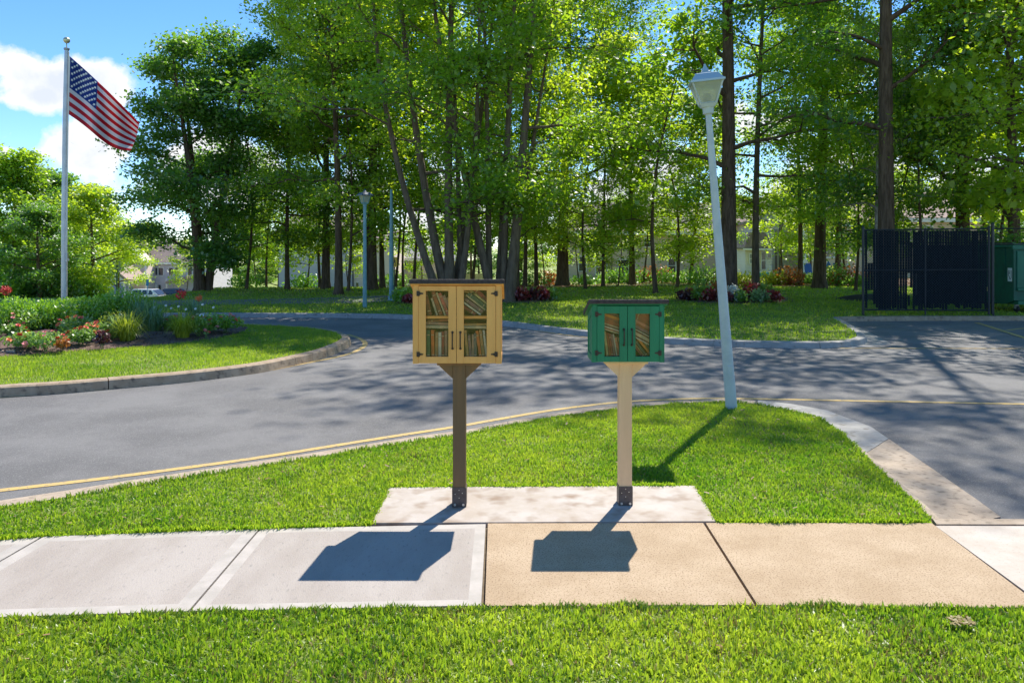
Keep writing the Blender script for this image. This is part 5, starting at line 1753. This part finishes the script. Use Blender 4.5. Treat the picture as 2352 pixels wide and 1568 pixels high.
while x < Wf:       # diagonal wires both ways
    for s_ in (1, -1):
        x0_ = x; z0_ = zb; x1_ = x + (zt0 - zb); z1_ = zt0
        if x0_ < 0: z0_ += -x0_; x0_ = 0
        if x1_ > Wf: z1_ -= x1_ - Wf; x1_ = Wf
        if x1_ > x0_:
            a, b = (x0_, z0_), (x1_, z1_)
            if s_ < 0: a, b = (Wf - x0_, z0_), (Wf - x1_, z1_)
            mb.tube([(a[0], -.026 + .006 * s_, a[1]), (b[0], -.026 + .006 * s_, b[1])], .0028, 4, cap=False)
    x += cell * 1.42
ob = mb.build('wire_mesh', mat('mesh_wire', (.035, .055, .07), .4, metal=.2), t_); ob['kind'] = 'stuff'
ns = 46
rd = random.Random(5)
for i in range(ns):
    xx = .05 + (Wf - .10) * (i + .5) / ns
    if i in (1, 2):
        segs = [(zb + .55, zt0 - .9)]
    elif i in (16, 17, 19):
        segs = [(1.15, zt0 - .05), (zb + .12, .55)] if i != 17 else [(.75, 2.0)]
    else:
        segs = [(zb + rd.uniform(.02, .08) + (.12 if rd.random() < .12 else 0), zt0 - rd.uniform(.012, .02))]
    for (a, b) in segs:
        MB().box((xx, .004 + rd.uniform(-.006, .006), (a + b) / 2), ((Wf - .1) / ns * rd.uniform(.86, .95), .004, b - a), Matrix.Rotation(rd.uniform(-.12, .12), 3, 'Z') @ Matrix.Rotation(rd.uniform(-.004, .004), 3, 'Y')).build('slat', M_slat, t_)
t_ = thing('enclosure_fence', 'dark chain-link fence running behind the green dumpster', 'fence', (FX1 + .1, FY, 0))
for za in (zt1, ):
    MB().tube([(0, 0, za), (5.5, .2, za + .02)], .02, 8).build('rail', M_navy, t_)
mb = MB(); mb.tube([(0, 0, zt1), (0, 0, 0)], .02, 8); mb.build('post', M_navy, t_)
MB().tube([(0, 3.8, 2.02), (5.5, 3.9, 2.02)], .02, 8).build('rail', M_navy, t_)
for xx in (0, 1.8, 3.6, 5.4):
    MB().tube([(xx, 3.85, 0), (xx, 3.85, 2.06)], .03, 8).build('post', M_navy, t_)
for i in range(62):
    MB().box((.05 + i * .088, 3.86, 1.0), (.084, .004, 1.92), Matrix.Rotation(random.uniform(-.1, .1), 3, 'Z')).build('slat', M_slat, t_)

M_dgr = mat('dumpster_green', (.008, .115, .065), .5, (.012, .085, .05), 4, 7, .25, 20)
M_dgr2 = mat('dumpster_green_light', (.014, .17, .095), .5, (.02, .13, .075), 3, 7, .25, 20)
M_rub = mat('black_rubber', (.015, .015, .015), .7)
DX, DY = 14.35, 21.2
t_ = thing('dumpster', 'dark green metal dumpster cut off by the right edge of the view', 'dumpster', (DX, DY, 0))
DW, DD = 2.1, 1.6
mb = MB()
mb.extr([(0, .34), (0, 1.86), (DD, 1.86), (DD, .22), (.35, .22)], 'x', .02, DW); mb.build('body', M_dgr, t_)
mb = MB(); mb.span((-.03, -.05, 1.80), (DW + .05, .03, 1.93)); mb.span((-.04, .03, 1.86), (.04, DD + .04, 1.93)); mb.build('rim', M_dgr2, t_, bevel=.01)
mb = MB(); mb.span((.10, -.04, .70), (DW - .05, -.002, 1.76)); mb.span((.10, -.07, .62), (DW - .05, -.002, .70)); mb.build('front_panel', M_dgr2, t_, bevel=.01)
mb = MB(); mb.span((.12, -.05, .22), (DW - .05, .34, .33)); mb.build('bottom_rail', M_dgr2, t_, bevel=.01)
mb = MB(); mb.span((.0, .35, 1.0), (.018, .45, 1.85)); mb.span((.0, .9, .24), (.018, 1.0, 1.85)); mb.build('side_rib', M_dgr, t_)
mb = MB(); mb.span((.05, .02, 1.94), (DW, DD, 1.97)); mb.build('lid', mat('lid_grey', (.10, .11, .10), .6), t_, bevel=.01)
for xx, yy in ((.16, .08), (.16, 1.4), (DW - .2, .08)):
    MB().tube([(xx - .03, yy, .10), (xx + .03, yy, .10)], .095, 16).build('wheel', M_rub, t_)
    MB().span((xx - .045, yy - .03, .10), (xx + .045, yy + .05, .215)).build('caster_fork', M_steel, t_)
st_ = MB().span((-.003 + .018, .06, .88), (.0195 - .006, .25, 1.27)).build('sticker', mat('sticker_white', (.75, .77, .72), .5), t_)
st_.data.materials[0] = MATS['sticker_white']
mb = MB()   # the dark character marks on the sticker
xk = .0105
for a, b in (((.205, 1.20), (.225, 1.03)), ((.15, 1.10), (.225, 1.12)), ((.15, 1.20), (.165, 1.11)), ((.085, .98), (.105, 1.20)), ((.105, .95), (.17, .975)), ((.165, .97), (.185, 1.04))):
    mb.span((xk, a[0], a[1]), (xk + .002, b[0], b[1]))
mb.build('lettering', M_blk, st_)
mb = MB(); mb.span((.013, 1.05, .55), (.0175, 1.22, .67)); mb.build('warning_label', mat('label_yellow', (.6, .5, .2), .6), t_)

# low dark mound by the fence
pl = XY([(1915, 686), (1940, 683), (1978, 680), (2080, 681), (2080, 690), (1990, 691), (1940, 690)])
mound('mulch_bed', smooth_pl(pl, 1), -.008, .16, mat('dark_mulch', (.02, .018, .018), .95, (.04, .035, .03), 20, 6, .8, 40), 3, .01, 'low dark mound of mulch beside the fence')

# ================================================================== HOUSES
def siding(name, col, pitch=.2):
    m = bpy.data.materials.new(name); m.use_nodes = True
    t = m.node_tree; b = t.nodes['Principled BSDF']; b.inputs['Roughness'].default_value = .75
    tcn = t.nodes.new('ShaderNodeTexCoord'); sp = t.nodes.new('ShaderNodeSeparateXYZ'); t.links.new(tcn.outputs['Object'], sp.inputs[0])
    a = t.nodes.new('ShaderNodeMath'); a.operation = 'DIVIDE'; a.inputs[1].default_value = pitch; t.links.new(sp.outputs[2], a.inputs[0])
    f = t.nodes.new('ShaderNodeMath'); f.operation = 'FRACT'; t.links.new(a.outputs[0], f.inputs[0])
    iv = t.nodes.new('ShaderNodeMath'); iv.operation = 'SUBTRACT'; iv.inputs[0].default_value = 1; t.links.new(f.outputs[0], iv.inputs[1])
    bp = t.nodes.new('ShaderNodeBump'); bp.inputs['Strength'].default_value = 1; bp.inputs['Distance'].default_value = .05
    t.links.new(iv.outputs[0], bp.inputs['Height']); t.links.new(bp.outputs[0], b.inputs['Normal'])
    n = t.nodes.new('ShaderNodeTexNoise'); n.inputs['Scale'].default_value = 1.2; n.inputs['Detail'].default_value = 5; t.links.new(tcn.outputs['Object'], n.inputs['Vector'])
    mx = t.nodes.new('ShaderNodeMixRGB'); mx.inputs[1].default_value = (*col, 1); mx.inputs[2].default_value = (*[v * .82 for v in col], 1)
    t.links.new(n.outputs[0], mx.inputs[0]); t.links.new(mx.outputs[0], b.inputs['Base Color'])
    return m


S_grey = siding('grey_siding', (.66, .60, .60)); S_beige = siding('beige_siding', (.80, .64, .52)); S_cream = siding('cream_siding', (.84, .77, .64))
S_tan = siding('tan_siding', (.76, .59, .42)); S_blue = siding('blue_grey_siding', (.42, .47, .52))
M_shin = mat('roof_shingle', (.19, .15, .13), .9, (.27, .21, .18), 3, 8, .8, 12)
M_shinp = mat('roof_shingle_pink', (.42, .30, .24), .9, (.34, .25, .2), 3, 8, .8, 12)
M_trim = mat('white_trim', (.75, .74, .70), .6)
M_wpane = mat('dark_window_pane', (.03, .035, .045), .12, spec=.8)
M_blind = mat('window_blind', (.30, .30, .30), .6)


class House:
    def __init__(s, label, px, Y, name='house'):
        x, y, z = at(px, Y)
        s.o = Vector((x, y, z)); s.Y = Y
        s.t = thing(name, label, 'house', s.o)

    def x(s, px, Y=None): return (px - CX) / F * (Y or s.Y) - s.o.x
    def z(s, py, Y=None): return HC - (py - HY) / F * (Y or s.Y) - s.o.z

    def wall(s, x0, x1, yt, m, Y=None, depth=6, name='wall', zb=-1.0):
        Y = Y or s.Y
        return MB().span((s.x(x0, Y), Y - s.o.y, zb), (s.x(x1, Y), Y - s.o.y + depth, s.z(yt, Y))).build(name, m, s.t)

    def gable(s, pts, m, Y=None, depth=6, name='gable_wall'):
        Y = Y or s.Y
        return MB().extr([(s.x(a, Y), s.z(b, Y)) for a, b in pts], 'y', Y - s.o.y, Y - s.o.y + depth).build(name, m, s.t)

    def slope(s, x0, x1, ye, yr, m, Y=None, run=4, over=.4, name='roof', two=True):
        """roof slope rising away from the eave at ye to the ridge at yr"""
        Y = Y or s.Y
        y0 = Y - s.o.y - over; ze = s.z(ye, Y - over); yr_ = y0 + run; zr = s.z(yr, Y - over + run)
        mb = MB()
        pr = [(y0, ze), (y0, ze + .18), (yr_, zr + .18), (yr_ + run, ze + .18), (yr_ + run, ze)]
        mb.extr(pr, 'x', s.x(x0, Y), s.x(x1, Y))
        r_ = mb.build(name, m, s.t)
        MB().span((s.x(x0, Y) - .02, y0 - .06, ze - .12), (s.x(x1, Y) + .02, y0 - .003, ze + .14)).build('gutter', M_trim, r_)
        return r_

    def win(s, x0, x1, y0, y1, Y=None, pane=None, rail=True, name='window'):
        Y = Y or s.Y
        a, b, zt, zb = s.x(x0, Y), s.x(x1, Y), s.z(y0, Y), s.z(y1, Y)
        yy = Y - s.o.y
        w_ = min(.10, (b - a) * .14)
        mb = MB()
        mb.span((a - w_, yy - .06, zb - w_), (a, yy - .002, zt + w_)); mb.span((b, yy - .06, zb - w_), (b + w_, yy - .002, zt + w_))
        mb.span((a, yy - .06, zt), (b, yy - .002, zt + w_)); mb.span((a, yy - .08, zb - w_), (b, yy - .002, zb))
        if rail:
            mb.span((a, yy - .05, (zt + zb) / 2 - .025), (b, yy - .03, (zt + zb) / 2 + .025))
        f_ = mb.build(name, M_trim, s.t)
        MB().span((a, yy - .028, zb), (b, yy - .004, zt)).build('pane', pane or M_wpane, f_)
        return f_

    def pipe(s, px, y0, y1, m, Y=None, w=.1, name='downpipe'):
        Y = Y or s.Y
        x_ = s.x(px, Y)
        return MB().span((x_ - w / 2, Y - s.o.y - .09, s.z(y1, Y)), (x_ + w / 2, Y - s.o.y - .003, s.z(y0, Y))).build(name, m, s.t)


# 1 far left townhouse
h = House('far grey and beige townhouse behind the parked cars', 350, 108)
h.wall(334, 480, 605, S_grey, 108, 9, zb=-2)
h.slope(330, 484, 605, 556, M_shin, 108, 5)
h.gable([(297, 720), (297, 566), (334, 606), (334, 720)], S_beige, 105, 3)
MB().extr([(h.x(296, 104.9), h.z(566, 104.9)), (h.x(296, 104.9), h.z(562, 104.9)), (h.x(337, 104.9), h.z(606, 104.9)), (h.x(334, 104.9), h.z(607, 104.9))], 'y', 104.7 - 108, 106 - 108).build('barge_board', M_trim, h.t)
h.wall(222, 296.5, 566, S_blue, 104, 3, zb=-2)
h.slope(215, 297, 566, 540, M_shin, 104, 4)
h.pipe(297, 566, 700, M_trim, 104, .22, 'corner_board'); h.pipe(334.6, 606, 700, M_trim, 105, .2, 'corner_board')
for a, b in ((350, 362), (364.5, 375), (388, 397.5), (401.5, 410), (432, 441)):
    h.win(a, b, 615, 632, 108, rail=False)
h.win(240, 262, 580, 600, 104, rail=False)
h.gable([(345, 700), (345, 655), (348, 651), (353, 649), (358, 651), (361, 655), (361, 700)], M_trim, 107.9, .05, 'garage_door')
h.win(364, 370, 654, 668, 108, rail=False, name='door_window')
h.pipe(383, 640, 700, M_trim, 107, .25, 'porch_column')
h.gable([(380, 652), (430, 640), (430, 634), (380, 646)], M_shinp, 105.5, 2, 'porch_roof')
h.gable([(216, 650), (255, 621), (296, 650)], S_cream, 98, 5, 'porch_gable')
h.gable([(210, 650), (255, 616), (301, 652), (301, 648), (255, 611), (210, 645)], M_shinp, 97.6, 5.6, 'porch_roof')
h.wall(222, 228, 651, M_trim, 98, .5, 'porch_column'); h.wall(283, 286, 651, M_trim, 98, .3, 'porch_column')
# 2 grey and pinkish house behind the trees left of the tan box
h = House('large grey house with a pinkish sunlit wing behind the left tree trunks', 740, 74)
h.wall(640, 811, 541, S_grey, 74, 8, zb=-1)
h.slope(634, 815, 541, 500, M_shin, 74, 5)
h.wall(812, 905, 560, S_beige, 72.5, 8, zb=-1); h.slope(808, 909, 560, 530, M_shin, 72.5, 4)
h.pipe(811, 556, 668, M_blk, 72.3, .12)
h.win(818, 824.5, 590, 618, 72.5); h.win(818, 824, 649, 662, 72.5, rail=False); h.win(852, 859, 590, 618, 72.5)
h.win(677, 691, 647, 656, 74, pane=M_trim, rail=False, name='basement_window'); h.win(767, 779, 650, 660, 74, pane=M_blind, rail=False, name='basement_window')
h.win(866, 878, 640, 670, 72.5, rail=False, name='door')
# 3 house with the hipped roof left of the tan box
h = House('low house with three white-framed windows above the wooden fence', 940, 80)
h.wall(900, 1052, 597, S_beige, 80, 7, zb=-1); h.slope(894, 1058, 597, 556, mat('roof_grey', (.27, .25, .25), .9, (.33, .31, .31), 4, 8, .6, 12), 80, 5)
for a, b in ((918, 926), (930, 938), (954, 964)):
    h.win(a, b, 602, 619, 80)
# 4 dark shaded house between the boxes
h = House('shaded tan house with dark windows behind the saplings', 1440, 60)
h.wall(1298, 1668, 536, S_tan, 60, 8, zb=-1); h.slope(1290, 1676, 536, 470, M_shin, 60, 5)
for a, b, c_, d in ((1369, 1393, 596, 629), (1421, 1443, 597, 628), (1330, 1346, 590, 622), (1535, 1551, 588, 632), (1368, 1384, 548, 568), (1480, 1500, 548, 566)):
    h.win(a, b, c_, d, 60)
h.pipe(1405, 540, 640, M_shin, 60); h.pipe(1590, 540, 640, M_shin, 60)
# 5 pale house with porch
h = House('pale clapboard house with a small brown-roofed porch', 1790, 55)
h.wall(1748, 1848, 505, S_cream, 55, 8, zb=-.6)
h.gable([(1744, 507), (1796, 452), (1852, 507)], S_cream, 55, 8)
h.gable([(1738, 512), (1796, 449), (1858, 512), (1858, 506), (1796, 442), (1738, 506)], M_shinp, 54.7, 8.6, 'roof')
h.wall(1712, 1773, 572, S_cream, 53, 2, 'porch_wall', zb=-.6)
MB().extr([(h.x(1706, 53) , h.z(572, 52.5)), (h.x(1706, 53), h.z(568, 52.5)), (h.x(1718, 53), h.z(534, 53)), (h.x(1752, 53), h.z(534, 53)), (h.x(1777, 53), h.z(568, 52.5)), (h.x(1777, 53), h.z(572, 52.5))], 'y', -2.4, .0).build('porch_roof', M_shin, h.t)
h.wall(1708, 1775, 570.5, M_trim, 52.4, .12, 'fascia', zb=h.z(574.5, 52.4))
h.win(1749, 1758, 578, 618, 53, pane=M_wpane, name='porch_door'); h.win(1722, 1738, 584, 604, 53, pane=M_blind)
h.win(1762, 1770, 583, 592, 53, rail=False)
h.pipe(1782, 530, 630, M_shin, 55, .12); h.pipe(1791, 500, 630, M_shin, 55, .1)
# 6 tan house
h = House('tan clapboard house just left of the dark fence', 1920, 52)
h.wall(1850, 2070, 516, S_tan, 52, 8, zb=-.6)
h.slope(1842, 2080, 516, 452, M_shinp, 52, 5)
for a, b, c_, d in ((1891, 1914, 567, 590), (1856, 1866, 578, 598), (1863, 1869, 530, 541), (1978, 1990, 560, 585)):
    h.win(a, b, c_, d, 52)
h.pipe(1946, 520, 632, M_trim, 52, .12); h.pipe(1849, 516, 632, M_trim, 51.9, .3, 'corner_board')
# 7 house showing over the fence
h = House('house with a pinkish shingled roof glimpsed above the dark fence', 2180, 50)
h.wall(2085, 2330, 506, S_tan, 50, 8, zb=-.6); h.slope(2076, 2340, 506, 446, M_shinp, 50, 5)
for a, b in ((2120, 2140), (2200, 2222), (2270, 2292)):
    h.win(a, b, 520, 550, 50)

# wooden yard fence
M_picket = mat('weathered_picket', (.46, .38, .27), .85, (.36, .29, .2), 5, 6, .3, 30, stretch=(1, 1, .2))
x0_, y0_, z0_ = at(900, 52)
t_ = thing('picket_fence', 'weathered wooden board fence behind the leaning trunks', 'fence', (x0_, y0_, z0_ - .3))
x1_ = at(1135, 52)[0]
n_ = int((x1_ - x0_) / .155)
ztop = HC - (629 - HY) / F * 52 - z0_ + .3
pm_ = MB().box((0, 0, ztop / 2), (.142, .02, ztop)).build('picket', M_picket, t_, loc=(0, 0, 0))
for i in range(1, n_):
    o_ = pm_.copy(); COL.objects.link(o_); o_.location = (i * .155, 0, random.uniform(-.015, .02)); o_.parent = t_
for zz in (.4, ztop - .25):
    MB().span((0, .012, zz), (n_ * .155, .05, zz + .08)).build('rail', M_picket, t_)

# garden things under the right trees
M_blue = mat('blue_canvas', (.03, .12, .42), .7); M_turq = mat('turquoise_plastic', (.08, .45, .48), .5)
x, y, z = at(1903, 46)
t_ = thing('garden_umbrella', 'folded blue and white garden umbrella right of the thick trunk', 'umbrella', (x, y, 0))
MB().tube([(0, 0, 0), (0, 0, 1.15)], .02, 8).build('pole', M_trim, t_)
mb = MB(); mb.lathe([(.02, 1.15), (.10, 1.0), (.2, .5), (.24, .2), (.18, .15)], 12); mb.build('canopy', M_blue, t_)
mb = MB()
for k in range(4): mb.tube([(.03, -.03, 1.12), (.08 + .03 * k, -.22, .2)], .02, 4)
mb.build('white_stripe', M_trim, t_)


def chair(label, px, Y, m, rz):
    x, y, z = at(px, Y)
    t_ = thing('garden_chair', label, 'chair', (x, y, 0), rz)
    MB().span((-.25, -.25, .40), (.25, .25, .44)).build('seat', m, t_)
    MB().box((0, .27, .72), (.5, .03, .6), Matrix.Rotation(-.2, 3, 'X')).build('backrest', m, t_)
    for sx_ in (-1, 1):
        for sy_ in (-1, 1):
            MB().tube([(sx_ * .23, sy_ * .22, 0), (sx_ * .22, sy_ * .2, .4)], .018, 5).build('leg', M_trim, t_)
    return t_


chair('blue garden chair left of the thick dark trunk', 1863, 44.5, M_blue, .3)
chair('blue garden chair near the right of the folded umbrella', 1922, 45.5, M_blue, -.5)
x, y, z = at(1749, 42)
t_ = thing('planter', 'turquoise trough planter in front of the porch', 'planter', (x, y, 0))
mb = MB(); mb.extr([(-.32, .25), (-.38, .55), (.38, .55), (.32, .25)], 'y', -.18, .18); mb.build('trough', M_turq, t_, bevel=.02)
for s_ in (-1, 1): MB().span((s_ * .28 - .03, -.15, 0), (s_ * .28 + .03, .15, .25)).build('leg', M_turq, t_)

# ================================================================== CARS
def car(label, px, Y, paint, kind, rz, name='parked_car'):
    x, y, z = at(px, Y)
    t_ = thing(name, label, 'car', (x, y, z + .03), rz)
    L_, Wd_ = (4.9, 1.9) if kind == 'van' else (4.5, 1.8)
    h1, h2 = (1.0, 1.74) if kind == 'van' else (.92, 1.62)
    w_ = Wd_ / 2
    lo = [(-L_ / 2, .35), (-L_ / 2, h1 * .9), (-L_ / 2 + .08, h1), (L_ * .20, h1), (L_ / 2 - .35, h1 * .86), (L_ / 2 - .03, h1 * .66), (L_ / 2, .35), (L_ / 2 - .2, .25), (-L_ / 2 + .2, .25)]
    MB().extr(lo, 'y', -w_, w_).build('body', paint, t_, bevel=.06)
    cb = [(-L_ / 2 + .08, h1 + .002), (-L_ / 2 + .25, h2 - .08), (-L_ / 2 + .45, h2), (L_ * .08, h2), (L_ * .14, h2 - .05), (L_ * .32, h1 + .002)]
    mb = MB(); vs_ = []
    for s_ in (-1, 1):
        for (a, b) in cb:
            vs_.append((a, s_ * (w_ - .04 - (b - h1) * .22), b))
    n = len(cb)
    mb.add(vs_, [tuple(range(n)), tuple(range(n, 2 * n))[::-1]] + [(i, i + n, (i + 1) % n + n, (i + 1) % n) for i in range(n)])
    mb.build('cabin', paint, t_, bevel=.04)
    for s_ in (-1, 1):
        for a0, a1 in ((-L_ / 2 + .38, -L_ * .17), (-L_ * .15, L_ * .02), (L_ * .04, L_ * .2)):
            q_ = []
            for a, b in ((a0, h1 + .06), (a1, h1 + .06), (min(a1, L_ * .10), h2 - .12), (a0 + .08, h2 - .12)):
                q_.append((a, s_ * (w_ - .04 - (b - h1) * .22 + .012), b))
            q2 = [(v[0], v[1] - s_ * .01, v[2]) for v in q_]
            MB().add(q_ + q2, [(0, 1, 2, 3), (4, 5, 6, 7), (0, 1, 5, 4), (1, 2, 6, 5), (2, 3, 7, 6), (3, 0, 4, 7)]).build('side_window', M_wpane, t_)
        MB().box((L_ * .2, s_ * (w_ + .08), h1 + .12), (.12, .2, .14)).build('mirror', paint, t_, bevel=.02)
        for xx in (-L_ * .31, L_ * .31):
            wh = MB().tube([(xx, s_ * (w_ - .2), .34), (xx, s_ * (w_ + .01), .34)], .34, 18).build('wheel', M_rub, t_)
            MB().tube([(xx, s_ * (w_ + .011), .34), (xx, s_ * (w_ + .02), .34)], .2, 12).build('rim', M_steel, wh)
        MB().box((L_ / 2 - .12, s_ * (w_ - .25), .68), (.16, .34, .14)).build('headlight', M_trim, t_, bevel=.02)
        MB().box((-L_ / 2 + .0, s_ * (w_ - .12), .85), (.06, .16, .25)).build('tail_light', M_red, t_)
    zz = (h1 + h2) / 2
    q_ = [(L_ * .325, -w_ + .12, h1 + .05), (L_ * .325, w_ - .12, h1 + .05), (L_ * .155, w_ - .22, h2 - .06), (L_ * .155, -w_ + .22, h2 - .06)]
    MB().add(q_ + [(v[0] - .03, v[1], v[2] - .02) for v in q_], [(0, 1, 2, 3), (4, 5, 6, 7), (0, 1, 5, 4), (1, 2, 6, 5), (2, 3, 7, 6), (3, 0, 4, 7)]).build('windscreen', M_wpane, t_)
    return t_


car('white minivan parked before the far townhouse', 347, 97, mat('white_car_paint', (.72, .73, .75), .25, coat=.5), 'van', R(-8))
car('dark blue car half hidden by the grass rise right of the white minivan', 414, 99, mat('navy_car_paint', (.02, .035, .06), .2, coat=.6), 'suv', R(6))
x, y, z = at(370, 100)
tag(MB().prism([(-75, 84), (-20, 84), (-20, 103), (-75, 103)], z - .3, z + .02).build('parking_lot', M_asph2), 'asphalt parking strip before the far townhouse', kind='structure')
